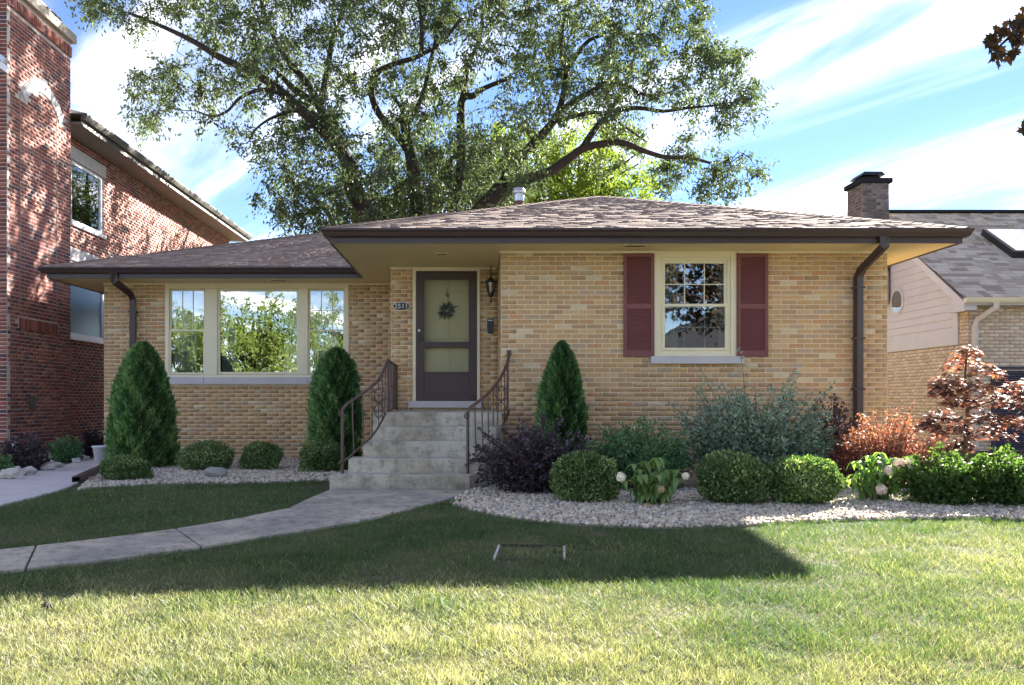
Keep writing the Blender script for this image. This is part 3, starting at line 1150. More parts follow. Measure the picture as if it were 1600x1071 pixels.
def px_z(z, y):
    return EYE + (CY - z) * y / F


wy = YF
bw = frame('window', 2.537, 3.679, 1.669, ZS - .001, wy - .012, wy + .14, .075, M['cream_trim'], house, wb=.035, wt_=.085)
frame('inner_frame', 2.612, 3.604, 1.704, ZS - .086, wy + .012, wy + .13, .045, M['cream_trim'], bw)
sash(bw, 2.657, 3.559, px_z(480, wy) - .01, ZS - .131, wy + .03, M['glass_dark'], 3, 2, .038)
sash(bw, 2.650, 3.566, 1.749, px_z(475, wy), wy - .002, M['glass_dark'], 3, 2, .038, mun=M['muntin_shade'], mun_y=wy + .022)
MB().box(2.48, 3.775, wy - .075, wy + .02, 1.561, 1.667).build('sill', M['stone_sill'], bw, .006)
# room behind it
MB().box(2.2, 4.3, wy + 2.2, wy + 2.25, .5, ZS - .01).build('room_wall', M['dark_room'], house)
drape(2.66, 2.90, 1.72, 3.0, wy + .16, M['curtain_beige'], bw, 5, .022)
drape(3.48, 3.57, 1.72, 3.0, wy + .16, M['curtain_beige'], bw, 2, .022)
lp = P(1061, 422, wy + .62)
lampo = empty('ceiling_lamp', (lp.x, lp.y, lp.z), 'small orange shaded ceiling lamp seen through the bedroom window', 'lamp')
MB().lathe(lp, [(.02, -.05), (.075, -.05), (.085, 0), (.06, .06), (.015, .07)], 16).build('shade', M['lamp_glow'], lampo, smooth=True)
MB().tube([(lp.x, lp.y, lp.z + .06), (lp.x, lp.y, ZS + .01)], .006).build('rod', M['black_metal'], lampo)

# shutters
for x0, x1 in ((2.107, 2.527), (3.689, 4.116)):
    z0, z1 = 1.66, 3.095
    s_ = frame('shutter', x0, x1, z0, z1, wy - .045, wy - .009, .045, M['shutter'], house, wb=.085, wt_=.05)
    zm = (z0 + z1) / 2 - .02
    MB().box(x0 + .045, x1 - .045, wy - .042, wy - .012, zm - .035, zm + .035).build('mid_rail', M['shutter'], s_)
    me = None
    for za, zb in ((z0 + .087, zm - .036), (zm + .036, z1 - .052)):
        n = int((zb - za) / .0305)
        for i in range(n):
            zc_ = za + (i + .5) * (zb - za) / n
            if me is None:
                mb = MB()
                w = (x1 - x0 - .09) / 2
                mb.add([(-w, -.013, -.017), (w, -.013, -.017), (w, -.009, -.020), (-w, -.009, -.020), (-w, .010, .014), (w, .010, .014), (w, .014, .011), (-w, .014, .011)],
                       [(0, 1, 2, 3), (7, 6, 5, 4), (0, 4, 5, 1), (3, 2, 6, 7), (0, 3, 7, 4), (1, 5, 6, 2)])
                me = bpy.data.meshes.new('louver')
                me.from_pydata(mb.v, [], mb.f)
                me.update()
                me.materials.append(M['shutter'])
            o = bpy.data.objects.new('louver', me)
            o.location = ((x0 + x1) / 2, wy - .026, zc_)
            COL.objects.link(o)
            o.parent = s_
    MB().box(x0 + .044, x1 - .044, wy - .012, wy - .0085, z0 + .05, z1 - .04).build('backing', M['shutter'], s_)

# living room picture window
wy = YL
lwin = frame('window', -5.469, -2.201, 1.459, ZS - .001, wy - .02, wy + .12, .07, M['cream_trim'], house, wb=.05, wt_=.10)
for xa, xb in ((320, 340), (467, 481.5)):
    MB().box(px_x(xa, wy), px_x(xb, wy), wy - .03, wy + .11, 1.509, ZS - .102).build('mullion', M['cream_trim'], lwin, .006)
zt, zb_ = ZS - .105, 1.515
xs_ = [-5.399, px_x(320, wy), px_x(340, wy), px_x(467, wy), px_x(481.5, wy), -2.271]
zm = px_z(517, wy)
for xa, xb in ((xs_[0], xs_[1]), (xs_[4], xs_[5])):
    sash(lwin, xa, xb, zm - .02, zt, wy + .035, M['glass_side'], 3, 2 if xa > -4 else 1, .03, munw=.011)
    sash(lwin, xa, xb, zb_, zm + .02, wy + .002, M['glass_side'], 3, 2, .03, mun=M['muntin_shade'], mun_y=wy + .024, munw=.010)
pic = frame('fixed_frame', xs_[2], xs_[3], zb_, zt, wy + .005, wy + .05, .04, M['cream_trim'], lwin)
glass_pane('pane', xs_[2] + .03, xs_[3] - .03, zb_ + .03, zt - .03, wy + .028, M['glass'], pic)
for xa, xb in ((-5.52, -4.764), (-4.758, -2.93), (-2.924, -2.15)):
    MB().box(xa, xb, wy - .085, wy + .02, 1.332, 1.457).build('sill', M['stone_sill'], lwin, .005)
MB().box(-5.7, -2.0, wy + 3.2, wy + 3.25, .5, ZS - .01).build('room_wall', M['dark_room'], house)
drape(-4.50, -4.24, 1.5, 3.03, wy + .16, M['curtain'], lwin, 5, .03)
drape(-3.36, -3.08, 1.5, 3.03, wy + .16, M['curtain'], lwin, 5, .03)
drape(-5.38, -4.95, 1.5, 3.03, wy + .16, M['curtain'], lwin, 8, .025)
drape(-2.86, -2.45, 1.5, 3.03, wy + .16, M['curtain'], lwin, 8, .025)
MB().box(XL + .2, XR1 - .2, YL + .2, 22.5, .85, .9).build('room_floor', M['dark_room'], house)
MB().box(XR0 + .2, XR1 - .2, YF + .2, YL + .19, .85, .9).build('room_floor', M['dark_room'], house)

# --- entrance
wy = YD
dfr = MB()
dfr.box(-.933, -.884, wy - .03, wy + .10, 1.041, ZS - .001)
dfr.box(.076, .119, wy - .03, wy + .10, 1.041, ZS - .001)
dfr.box(-.884, .076, wy - .029, wy + .10, 3.079, ZS - .001)
dfr = dfr.build('door_frame', M['cream_trim'], house, .004)
MB().box(-.995, .155, wy - .13, wy + .12, .934, 1.040).build('threshold', M['stone_sill'], house, .006)
dx0, dx1, dz0, dz1 = -.880, .072, 1.043, 3.075
st = MB()
gx0, gx1 = px_x(662.5, wy), px_x(733, wy)
gza, gzb = px_z(535, wy), px_z(437, wy)
lza, lzb = px_z(582, wy), px_z(543, wy)
st.box(dx0, gx0, wy - .02, wy + .02, dz0, dz1)
st.box(gx1, dx1, wy - .02, wy + .02, dz0, dz1)
st.box(gx0, gx1, wy - .019, wy + .019, gzb, dz1)
st.box(gx0, gx1, wy - .019, wy + .019, lzb, gza)
st.box(gx0, gx1, wy - .019, wy + .019, dz0, lza)
sdoor = st.build('storm_door', M['door_brown'], house, .004)
glass_pane('pane', gx0 - .005, gx1 + .005, gza - .005, gzb + .005, wy + .0, M['glass_clear'], sdoor)
glass_pane('pane', gx0 - .005, gx1 + .005, lza - .005, lzb + .005, wy + .0, M['glass_clear'], sdoor)
for (a, b, c, d) in ((gx0, gx1, gza, gzb), (gx0, gx1, lza, lzb)):
    frame('glazing_bead', a - .012, b + .012, c - .012, d + .012, wy - .028, wy - .0195, .016, M['door_brown'], sdoor, bevel=.002)
frame('kick_panel', gx0, gx1, px_z(617, wy), px_z(588, wy), wy - .026, wy - .0195, .012, M['door_brown'], sdoor, bevel=.002)
MB().box(dx0 + .035, dx0 + .065, wy - .03, wy - .0195, px_z(538, wy), px_z(522, wy)).build('handle_plate', M['black_metal'], sdoor, .004)
MB().tube([(dx0 + .05, wy - .02, px_z(530, wy)), (dx0 + .05, wy - .07, px_z(530, wy)), (dx0 + .13, wy - .07, px_z(530, wy))], .008).build('lever', M['black_metal'], sdoor)
MB().lathe((dx0 + .05, wy - .03, px_z(517, wy) - .02), [(.018, 0), (.022, .02), (.018, .04)], 12).build('lock', M['silver'], sdoor)
inn = MB().box(dx0 + .02, dx1 - .02, wy + .10, wy + .14, 1.041, 3.07).build('inner_door', M['door_cream'], house)
ys_ = wy + .088
gap = .008
xv = px_x(703, wy)
zc1 = px_z(456, wy)
for (a, b, c, d) in ((dx0 + .06, xv - gap, zc1 + gap, 3.03), (xv + gap, dx1 - .06, zc1 + gap, 3.03), (dx0 + .06, xv - gap, 2.02, zc1 - gap), (xv + gap, dx1 - .06, 2.02, zc1 - gap),
                     (dx0 + .06, xv - gap, 1.1, 1.88), (xv + gap, dx1 - .06, 1.1, 1.88), (dx0 + .06, dx1 - .06, 1.90, 2.00)):
    MB().box(a, b, ys_, wy + .101, c, d).build('panel', M['door_cream'], inn, .006)

# wreath
wp = P(698, 486, wy + .085)
wr = empty('wreath', wp, 'small silvery dried wreath hanging on the inner front door', 'wreath')
V, Fc, Rn = [], [], []
for i in range(210):
    a = random.uniform(0, 2 * math.pi)
    r = abs(random.gauss(0, .06)) + .01
    d = Vector((math.cos(a), random.uniform(-.5, .1), math.sin(a) - .25)).normalized()
    p = wp + Vector((math.cos(a) * r * .5, -random.uniform(.0, .03), math.sin(a) * r * .55))
    w = d.orthogonal().normalized() * .009
    l = random.uniform(.06, .13)
    k = len(V)
    V += [p, p + d * l * .5 + w, p + d * l, p + d * l * .5 - w]
    Fc.append((k, k + 1, k + 2, k + 3))
    Rn.append(random.random())
np_mesh('sprigs', V, Fc, M['wreath'], wr, Rn)['kind'] = 'stuff'
hp = P(699, 460, wy + .08)
MB().tube([(hp.x, wy + .09, hp.z + .10), (hp.x, wy + .07, hp.z + .03), (hp.x + .012, wy + .06, hp.z - .05), (wp.x, wy + .075, wp.z + .02)], .006).build('ribbon', M['copper'], wr)
MB().lathe((hp.x, wy + .062, hp.z - .02), [(.005, -.035), (.028, -.01), (.03, .01), (.01, .035)], 10).build('bow', M['copper'], wr)

# house number plaque
pc = P(627, 479, wy - .012)
plq = empty('house_number_plaque', pc, 'black oval house number plaque 2511 on the brick beside the door', 'house number')


def oval(cx, cz, a, b, y0, y1, n=40):
    return MB().prism_axis([(cx + a * math.copysign(abs(math.cos(t)) ** .8, math.cos(t)), cz + b * math.copysign(abs(math.sin(t)) ** .8, math.sin(t))) for t in [2 * math.pi * i / n for i in range(n)]], y0, y1, 'y')


oval(pc.x, pc.z, .130, .066, wy - .020, wy - .004).build('rim', M['silver'], plq)
oval(pc.x, pc.z, .122, .058, wy - .023, wy - .019).build('plate', M['black_metal'], plq)


def text_mesh(txt, size, loc, mat, parent, name='digits', depth=.004):
    cu_ = bpy.data.curves.new(name, 'FONT')
    cu_.body = txt
    cu_.size = size
    cu_.align_x = 'CENTER'
    cu_.align_y = 'CENTER'
    cu_.extrude = depth
    cu_.offset = size * .018
    cu_.space_character = 1.12
    t_o = bpy.data.objects.new(name + '_curve', cu_)
    COL.objects.link(t_o)
    bpy.context.view_layer.update()
    me = bpy.data.meshes.new_from_object(t_o.evaluated_get(bpy.context.evaluated_depsgraph_get()))
    bpy.data.objects.remove(t_o)
    me.transform(Matrix.Translation(loc) @ Matrix.Rotation(R(90), 4, 'X'))
    me.materials.clear()
    return link_mesh(name, me, mat, parent)


text_mesh('2511', .098, (pc.x, wy - .026, pc.z), M['silver'], plq)

# lantern
lx, ly = px_x(767, 13.92), 13.92
lan = empty('porch_lantern', (lx, ly, px_z(470, ly)), 'black scrolled porch lantern on a rod beside the storm door', 'lantern')
LB, LT = px_z(458, ly), px_z(440, ly)
MB().tube([(lx, ly, ZS + .01), (lx, ly, LT + .02)], .008).build('rod', M['black_metal'], lan)
MB().tube([(lx, ly + .13, LT + .10), (lx, ly + .06, LT + .13), (lx, ly, LT + .06)], .010).build('wall_arm', M['black_metal'], lan)
MB().lathe((lx, ly, LT - .01), [(.10, -.01), (.098, .01), (.06, .035), (.03, .06), (.012, .08)], 14).build('cap', M['black_metal'], lan)
MB().lathe((lx, ly, LB), [(.018, -.03), (.045, 0), (.078, LT - LB - .02), (.078, LT - LB)], 12).build('shade', glass('lantern_glass', .35, (.9, .9, .92, 1), .1), lan)
for k in range(6):
    a = k * math.pi / 3
    MB().tube([(lx + .047 * math.cos(a), ly + .047 * math.sin(a), LB), (lx + .082 * math.cos(a), ly + .082 * math.sin(a), LT - .015)], .006, 6).build('rib', M['black_metal'], lan)
MB().lathe((lx, ly, LB - .16), [(.004, 0), (.018, .02), (.008, .05), (.012, .09), (.045, .12), (.05, .165)], 12).build('finial', M['black_metal'], lan)

# mail slot box on the brick
bx = px_x(766, wy)
mbx = empty('wall_mailbox', (bx, wy, px_z(510, wy)), 'small black upright wall box with pale rim beside the storm door', 'mailbox')


def tab(cx, z0, z1, w, y0, y1):
    poly = [(cx - w, z0 + .03), (cx - w * .5, z0), (cx + w * .5, z0), (cx + w, z0 + .03), (cx + w, z1 - .012), (cx + w * .8, z1), (cx - w * .8, z1), (cx - w, z1 - .012)]
    return MB().prism_axis(poly, y0, y1, 'y')


tab(bx, px_z(523, wy), px_z(497, wy), .062, wy - .012, wy - .004).build('rim', M['stone_sill'], mbx)
tab(bx, px_z(522, wy), px_z(498, wy), .052, wy - .05, wy - .011).build('box', M['black_metal'], mbx, .006)
MB().box(bx - .04, bx + .04, wy - .054, wy - .0495, px_z(502, wy), px_z(500.5, wy)).build('lid_edge', M['silver'], mbx)


# downspouts
def spout(name, pts, parent, r=.075):
    return MB().tube(pts, r, 4, flat=.85).build(name, M['brown_metal'], parent, .008)


rsp = spout('downspout', [(5.40, YE - .075, 3.21), (5.40, YE - .07, 3.08), (5.36, YF - .17, 2.86), (5.345, YF - .095, 2.76), (5.345, YF - .09, .05)], house)
for z in (2.6, 1.9, 1.2, .6):
    MB().box(5.345 - .075, 5.345 + .075, YF - .15, YF - .02, z, z + .025).build('strap', M['brown_metal'], rsp)
lsp = spout('downspout', [(-6.07, YW - .075, 3.21), (-6.06, YW - .06, 3.07), (-6.02, YL - .19, 2.93), (-6.01, YL - .095, 2.83), (-6.01, YL - .09, .10)], house)
for z in (2.6, 1.9):
    MB().box(-6.085, -5.935, YL - .15, YL - .02, z, z + .025).build('strap', M['brown_metal'], lsp)
e0 = G(119, 757)
ext = empty('downspout_extension', e0, 'brown metal downspout extension lying along the concrete side path', 'downspout')
dirv = (Vector((-6.0, 15.8, 0)) - Vector((e0.x, e0.y, 0)))
mb = MB()
pa = Vector((e0.x, e0.y, e0.z + .055))
pb = Vector((-6.0, 15.8, .10))
outer = MB().tube([pa, pb], [.07, .07], 4, caps=False, flat=.8)
outer.build('pipe', M['brown_metal'], ext).modifiers.new('Solidify', 'SOLIDIFY').thickness = .004
MB().tube([pa.lerp(pb, .06), pa.lerp(pb, .07)], .064, 4, flat=.8).build('inside', M['black_metal'], ext)  # black plug stands in for the shade inside the open pipe end

# ================================================================ steps and railings
stp = empty('front_steps', (-.6, 10.8, 0), 'stained concrete front steps climbing to the porch landing', 'steps')
SY = [10.53, 10.83, 11.15, 11.47, 11.80]
SL = [-1.68, -1.50, -1.36, -1.28, -1.30]
SR = [-.03, .10, .20, .30, .40]
SZ = [.179, .352, .544, .718, .897]
for i in range(5):
    if i < 4:
        poly = [(SL[i], SY[i]), (SR[i], SY[i]), (SR[i + 1] + .01, SY[i + 1] + .06), (SL[i], SY[i + 1] + .06)]
    else:
        poly = [(SL[4], SY[4]), (.395, SY[4]), (.388, YD - .008), (SL[4], YD - .008)]
    MB().prism(poly, -.1, SZ[i]).build('step' if i < 4 else 'landing', M['steps'], stp, .014)


def smooth_path(pts, n=5):
    pts = [Vector(p) for p in pts]
    out = []
    for i in range(len(pts) - 1):
        p0, p1, p2, p3 = pts[max(i - 1, 0)], pts[i], pts[i + 1], pts[min(i + 2, len(pts) - 1)]
        for k in range(n):
            t = k / n
            out.append(.5 * ((2 * p1) + (p2 - p0) * t + (2 * p0 - 5 * p1 + 4 * p2 - p3) * t * t + (3 * p1 - p0 - 3 * p2 + p3) * t ** 3))
    return out + [pts[-1]]


def at_depth(path, d):
    for a, b in zip(path, path[1:]):
        if min(a.y, b.y) - 1e-6 <= d <= max(a.y, b.y) + 1e-6 and abs(b.y - a.y) > 1e-9:
            return a.lerp(b, (d - a.y) / (b.y - a.y))
    return path[-1]


def scroll(p0, p1, parent):
    """ornamental picket: twisted S curves between two rails"""
    mb = MB()
    p0, p1 = Vector(p0), Vector(p1)
    mb.tube([p0, p1], .006, 6)
    o = mb.build('scroll_picket', M['brown_rail'], parent)
    for s_ in (-1, 1):
        pts = []
        for i in range(33):
            t = .18 + .64 * i / 32
            c = p0.lerp(p1, t)
            w = .055 * math.sin((t - .18) / .64 * 2 * math.pi) * s_
            pts.append(c + Vector((w, .01 * s_, 0)))
        MB().tube(pts, .007, 6).build('scroll', M['brown_rail'], o)
        for t in (.30, .5, .70):
            c = p0.lerp(p1, t)
            leaf = [c + Vector((s_ * .012, -.01, 0)), c + Vector((s_ * .06, -.012, .03)), c + Vector((s_ * .07, -.012, .075)), c + Vector((s_ * .03, -.01, .05))]
            MB().tube(leaf, [.005, .012, .006, .003], 6).build('leaf_ornament', M['brown_rail'], o)
    return o


def curl(c, parent, r=.035, ax=-1):
    pts = []
    for i in range(22):
        a = -math.pi / 2 + i * .38
        rr = r * (1 - i / 26)
        pts.append(Vector(c) + Vector((ax * math.cos(a) * rr, -.02 * i / 22, math.sin(a) * rr)))
    MB().tube(pts, .009, 6).build('curl', M['brown_rail'], parent)


def railing(label, top_px, low_px, post, pickets, scrolls, extra=None):
    tp = [P(*p) for p in top_px]
    lw_ = [P(*p) for p in low_px]
    e = empty('stair_railing', (post[0], post[1], post[2]), label, 'railing', 'wrought iron railings of the front steps')
    tpath = smooth_path(tp)
    lpath = smooth_path(lw_)
    MB().tube(tpath, .024, 8, flat=.7).build('handrail', M['brown_rail'], e, smooth=True)
    MB().tube(lpath, .014, 6).build('bottom_rail', M['brown_rail'], e, smooth=True)
    MB().tube([(tp[0].x, tp[0].y, post[2]), tp[0] - Vector((0, 0, .005))], .019, 4).build('post', M['brown_rail'], e)
    curl(tp[0] + Vector((-.005, -.03, -.035)), e, .04)
    for d in pickets:
        a, b = at_depth(lpath, d), at_depth(tpath, d)
        MB().tube([a, Vector((b.x, b.y, b.z))], .0085, 4).build('picket', M['brown_rail'], e)
    for d in scrolls:
        scroll(at_depth(lpath, d), at_depth(tpath, d), e)
    return e, tpath, lpath


el, tpl, lpl = railing('wrought iron stair railing beside the pillar with the number plaque',
                       [(535, 641, 10.72), (542, 632, 10.80), (556, 622, 11.00), (575, 609, 11.20), (589, 596, 11.40), (598, 582, 11.60), (606, 563, 11.86)],
                       [(530, 724, 10.70), (542, 717, 10.80), (560, 701, 11.0), (577, 686, 11.2), (589, 671, 11.4), (597, 657, 11.6), (603, 644, 11.86)],
                       (P(536, 741, 10.72).x, 10.72, SZ[0] - .02), [10.92, 11.10, 11.27, 11.60, 11.74], [11.45])
corner_t = tpl[-1]
far_t = P(620, 572, 13.98)
far_l = P(619, 637, 13.98)
MB().tube([corner_t, far_t], .022, 8, flat=.7).build('landing_handrail', M['brown_rail'], el)
MB().tube([lpl[-1], far_l], .013, 6).build('landing_bottom_rail', M['brown_rail'], el)
MB().tube([(corner_t.x, 11.86, SZ[4] - .01), corner_t], .017, 4).build('post', M['brown_rail'], el)
MB().tube([(far_t.x, 13.98, SZ[4] - .01), far_t], .015, 4).build('post', M['brown_rail'], el)
for k in range(1, 8):
    t = k / 8
    a, b = lpl[-1].lerp(far_l, t), corner_t.lerp(far_t, t)
    if k == 4:
        scroll(a, b, el)
    else:
        MB().tube([a, b], .0085, 4).build('picket', M['brown_rail'], el)

er, tpr, lpr = railing('wrought iron stair railing rising behind the dark purple shrub to the bedroom wall',
                       [(731, 645, 10.72), (736, 636, 10.80), (746, 629, 11.00), (764, 614, 11.33), (777.5, 598, 11.65), (787, 581, 11.95), (793, 567, 12.2), (795.5, 554, 12.47)],
                       [(727, 727, 10.70), (737, 722, 10.80), (748, 711, 11.0), (765, 692, 11.33), (777, 675, 11.65), (787, 661, 11.95), (793, 650, 12.2), (795.5, 640, 12.47)],
                       (P(731, 741, 10.72).x, 10.72, SZ[0] - .02), [10.92, 11.12, 11.30, 11.48, 11.66, 12.0, 12.16, 12.30], [11.83])
MB().box(tpr[-1].x - .03, tpr[-1].x + .03, 12.46, YF - .003, tpr[-1].z - .02, tpr[-1].z + .06).build('wall_bracket', M['brown_rail'], er)

# ================================================================ red brick house
red = empty('brick_house', (-9, 20, 0), 'two storey red brick house with limestone arch on its chimney', 'house')
RXc, RXw = -7.92, -8.30                             # chimney face, wall face (both look to +x)
RB = []
RH = 5.55
# side wall
def ru(y):
    return y - 17.0
WIN = [(18.55, 20.15, 4.75, 6.05), (18.45, 20.25, 2.38, 3.95)]
_, bk = wall('side_wall', red, (RXw, 17.0), math.pi / 2, 13.6, -.05, 6.52, [(ru(a), ru(b), c, d) for a, b, c, d in WIN], M['mortar_grey'], proud=.0025, joint=.012)
RB += bk
# chimney
CY0, CY1, CZ = 15.25, 17.66, 8.09
cf, bk = wall('chimney_face', red, (RXc, CY0), math.pi / 2, CY1 - CY0, -.05, CZ, [], M['mortar_grey'], phase=.05, proud=.0025, joint=.012)
RB += bk
cn, bk = wall('chimney_front', red, (-8.9, CY0 - .003), 0, -8.9 * -1 + RXc + .003, -.05, CZ, [], M['mortar_grey'], phase=.09, proud=.0025, joint=.012)
RB += bk
cbk = MB().box(-8.85, RXc - .10, CY0 + .11, CY1 - .003, 0, CZ - .01).build('chimney_core', M['mortar_grey'], red)
MB().box(-16, -8.901, CY0 + .5, 30.5, 0, 6.5).build('house_core', M['mortar_grey'], red)
MB().box(-8.901, RXw - .101, 17.7, 30.5, 0, 6.5).build('house_core', M['mortar_grey'], red) if False else None
_, bk = wall('front_wall', red, (-16, CY0 + .45), 0, 7.1, -.05, 6.5, [], M['mortar_grey'], proud=.0025, joint=.012)
RB += bk


def rs(b):
    c = b[0]
    if b[4] is cf and c[2] < 6.9 and c[2] > .6:
        return 1 + b[1] / c[1] - abs(c[2] - 3.4) * .01
    return 0


# keep bricks clear of the arch stones and soldier courses
ac = Vector((RXc, 16.52, 5.93))                     # arch centre (y, z)
AR0, AR1 = .765, .98


def clear(b):
    if b[0][0] < -9.3:
        return False
    if b[4] is not cf:
        return True
    y, z = b[0][1], b[0][2]
    if z > CZ - .36:
        return False
    r = math.hypot(y - ac.y, (z - ac.z))
    if z > 6.33 and AR0 - .04 < r < AR1 + .05:
        return False
    if 2.30 < z < 2.50 and abs(y - 16.37) < .74:
        return False
    return True


RB = [b for b in RB if clear(b)]
lay_bricks(red, RB, rs, M['brick_red'])
# voussoirs
for k in range(13):
    a0, a1 = math.pi * k / 13 + .012, math.pi * (k + 1) / 13 - .012
    a0, a1 = a0 * .64 + math.pi * .18, a1 * .64 + math.pi * .18
    poly = [(ac.y + r * math.cos(a), ac.z + r * math.sin(a)) for r, a in ((AR0, a0), (AR1, a0), (AR1, a1), (AR0, a1))]
    MB().prism_axis(poly, RXc - .02, RXc + .022, 'x').build('arch_stone', M['limestone'], cf, .004)
# soldier courses under the arch panel and under the cap
sold = []
def soldier(y0, y1, z0, z1, pitch=.0677, pr=.010):
    n = int((y1 - y0) / pitch)
    me = unit_box('soldier_brick', .03, pitch - .010, z1 - z0 - .01)
    me.materials.append(M['brick_red'])
    for i in range(n):
        o = bpy.data.objects.new('soldier_brick', me)
        o.location = (RXc + pr - .012, y0 + (i + .5) * (y1 - y0) / n, (z0 + z1) / 2)
        COL.objects.link(o)
        o.parent = cf
soldier(16.37 - .72, 16.37 + .72, 2.31, 2.50)
soldier(CY0, CY1, CZ - .30, CZ - .09, pr=.03)
for y in (15.68, 17.06):
    MB().box(RXc - .01, RXc + .010, y - .008, y + .008, 2.5, 6.42).build('panel_joint', M['mortar_dark'], cf)
MB().box(-9.0, RXc + .09, CY0 - .10, CY1 + .09, CZ, CZ + .18).build('chimney_cap', M['cap_stone'], red, .015)
MB().box(-8.75, -8.12, CY0 + .45, CY1 - .25, CZ + .18, CZ + .34).build('flue_box', M['black_metal'], red, .01)
MB().box(-8.85, -8.02, CY0 + .35, CY1 - .15, CZ + .36, CZ + .40).build('flue_lid', M['black_metal'], red, .01)
MB().box(-8.7, -8.2, CY0 + .6, CY1 - .4, CZ + .33, CZ + .37).build('flue_neck', M['black_metal'], red)
# crawl vent and utility box
vp_ = (px := None)
MB().box(RXc - .01, RXc + .012, 16.0, 16.25, .88, 1.13).build('crawl_vent', M['black_metal'], red, .004)
MB().box(RXc - .01, RXc + .10, CY0 + .05, CY0 + .22, .18, .34).build('utility_box', M['galv'], red, .01)
# windows
for n_, (a, b, c, d) in enumerate(WIN):
    mb = MB()
    mb.box(RXw - .09, RXw - .02, a, a + .07, c, d)
    mb.box(RXw - .09, RXw - .02, b - .07, b, c, d)
    mb.box(RXw - .089, RXw - .021, a + .07, b - .07, c, c + .07)
    mb.box(RXw - .089, RXw - .021, a + .07, b - .07, d - .07, d)
    w_ = mb.build('window', M['white'], red, .006)
    MB().box(RXw - .06, RXw - .054, a + .06, b - .06, c + .06, d - .06).build('pane', M['glass_dark'] if n_ == 0 else M['glass_blind'], w_)
    MB().box(RXw - .10, RXw + .05, a - .06, b + .06, c - .08, c - .001).build('sill', M['white'], w_, .008)
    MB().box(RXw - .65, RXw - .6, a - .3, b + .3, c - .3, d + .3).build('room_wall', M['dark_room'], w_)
    if n_ == 1:
        me = unit_box('blind_slat', .05, b - a - .16, .004)
        me.materials.append(M['blind'])
        for i in range(int((d - c - .16) / .045)):
            o = bpy.data.objects.new('blind_slat', me)
            o.location = (RXw - .12, (a + b) / 2, c + .09 + i * .045)
            o.rotation_euler = (0, R(68), 0)
            COL.objects.link(o)
            o.parent = w_
    # lintel of upright limestone blocks
    n = 7
    for i in range(n):
        y0 = a - .12 + (b - a + .24) * i / n
        MB().box(RXw - .02, RXw + .018, y0 + .004, y0 + (b - a + .24) / n - .004, d + .003, d + .27).build('lintel_stone', M['limestone'], red, .004)
# eave
MB().box(RXw - .1, -7.72, 17.67, 30.9, 6.50, 6.54).build('soffit', plain('taupe_soffit', S(120, 112, 104), .7), red)
tg = plain('dark_taupe_gutter', S(82, 78, 74), .5)
MB().box(-7.72, -7.70, 17.67, 30.9, 6.47, 6.66).build('fascia', tg, red)
MB().sweep([(-7.70, 17.67), (-7.70, 30.95)], [(0, 6.58), (.06, 6.58), (.09, 6.63), (.11, 6.68), (.11, 6.70), (0, 6.70)]).build('gutter', tg, red)
rr = MB()
rr.add([(-7.60, 17.67, 6.71), (-7.60, 31.2, 6.71), (-12.3, 26.5, 8.3), (-12.3, 20, 8.3), (-17, 17.6, 6.71), (-17, 31.2, 6.71)], [(0, 1, 2, 3), (4, 3, 2, 5), (1, 5, 2), (0, 3, 4), (0, 4, 5, 1)])
rr.build('roof', M['shingle_grey'], red)
# white eave return at the front
ew = MB()
p0 = P(-30, 70, 15.0)
p1 = P(12, 112, 15.2)
MB().tube([P(-60, 60, 15.05), P(13, 110, 15.05)], [.07, .07], 4).build('gable_gutter', M['white'], red)
MB().tube([P(-60, 42, 15.10), P(9, 96, 15.10)], [.06, .06], 4).build('gable_trim', M['galv'], red)

# ================================================================ pale brick house with siding gable
ph = empty('brick_house', (12, 20, 0), 'pale brick house with lilac siding gable, grey roof and skylight', 'house')
QX, QY, QD = 10.25, 18.5, 8.0
QZ = 3.12
qsl = .63
PBk = []
fpl, bk = wall('front_wall', ph, (QX, QY), 0, 8.0, -.05, QZ, [(1.35, 2.9, .6, 1.72)], M['mortar_dark'], bl=.21, bh=.075, joint=.012)
PBk += bk
zsd = 2.22
_, bk = wall('side_wall', ph, (QX + .002, QY + QD), -math.pi / 2, QD - .003, -.05, zsd, [], M['mortar_dark'], bl=.21, bh=.075, joint=.012)
PBk += bk
_, bk = wall('corner_pier', ph, (QX + .001, QY + .36), -math.pi / 2, .357, zsd, QZ, [], M['mortar_dark'], bl=.21, bh=.075, joint=.012)
PBk += bk
lay_bricks(ph, PBk, lambda b: 0, M['brick_pale'], 0)
# gable of clapboard siding: each board its own piece
zr_ = QZ + qsl * QD / 2
MB().prism_axis([(QY + .37, zsd), (QY + QD, zsd), (QY + QD, QZ), (QY + QD / 2, zr_), (QY + .37, QZ + .37 * qsl)], QX + .012, QX + .1, 'x').build('gable_wall', M['siding'], ph)
bh_ = .17
k = 0
gable = bpy.data.objects['gable_wall']
while zsd + .22 + k * bh_ < zr_ - .05:
    z0 = zsd + .22 + k * bh_
    z1 = z0 + bh_
    ins = max(0, (z0 + .06 - QZ) / qsl)
    y0, y1 = QY + max(.56, ins), QY + QD - ins
    k += 1
    if y1 - y0 < .1:
        continue
    MB().add([(QX - .022, y0, z0), (QX - .022, y1, z0), (QX + .011, y1, z0), (QX + .011, y0, z0), (QX - .002, y0, z1), (QX - .002, y1, z1), (QX + .011, y1, z1), (QX + .011, y0, z1)],
             [(0, 3, 2, 1), (4, 5, 6, 7), (0, 1, 5, 4), (1, 2, 6, 5), (2, 3, 7, 6), (3, 0, 4, 7)]).build('siding_board', M['siding'], gable)
MB().box(QX - .03, QX + .011, QY + .37, QY + QD, zsd - .001, zsd + .22).build('skirt_board', M['siding'], ph)
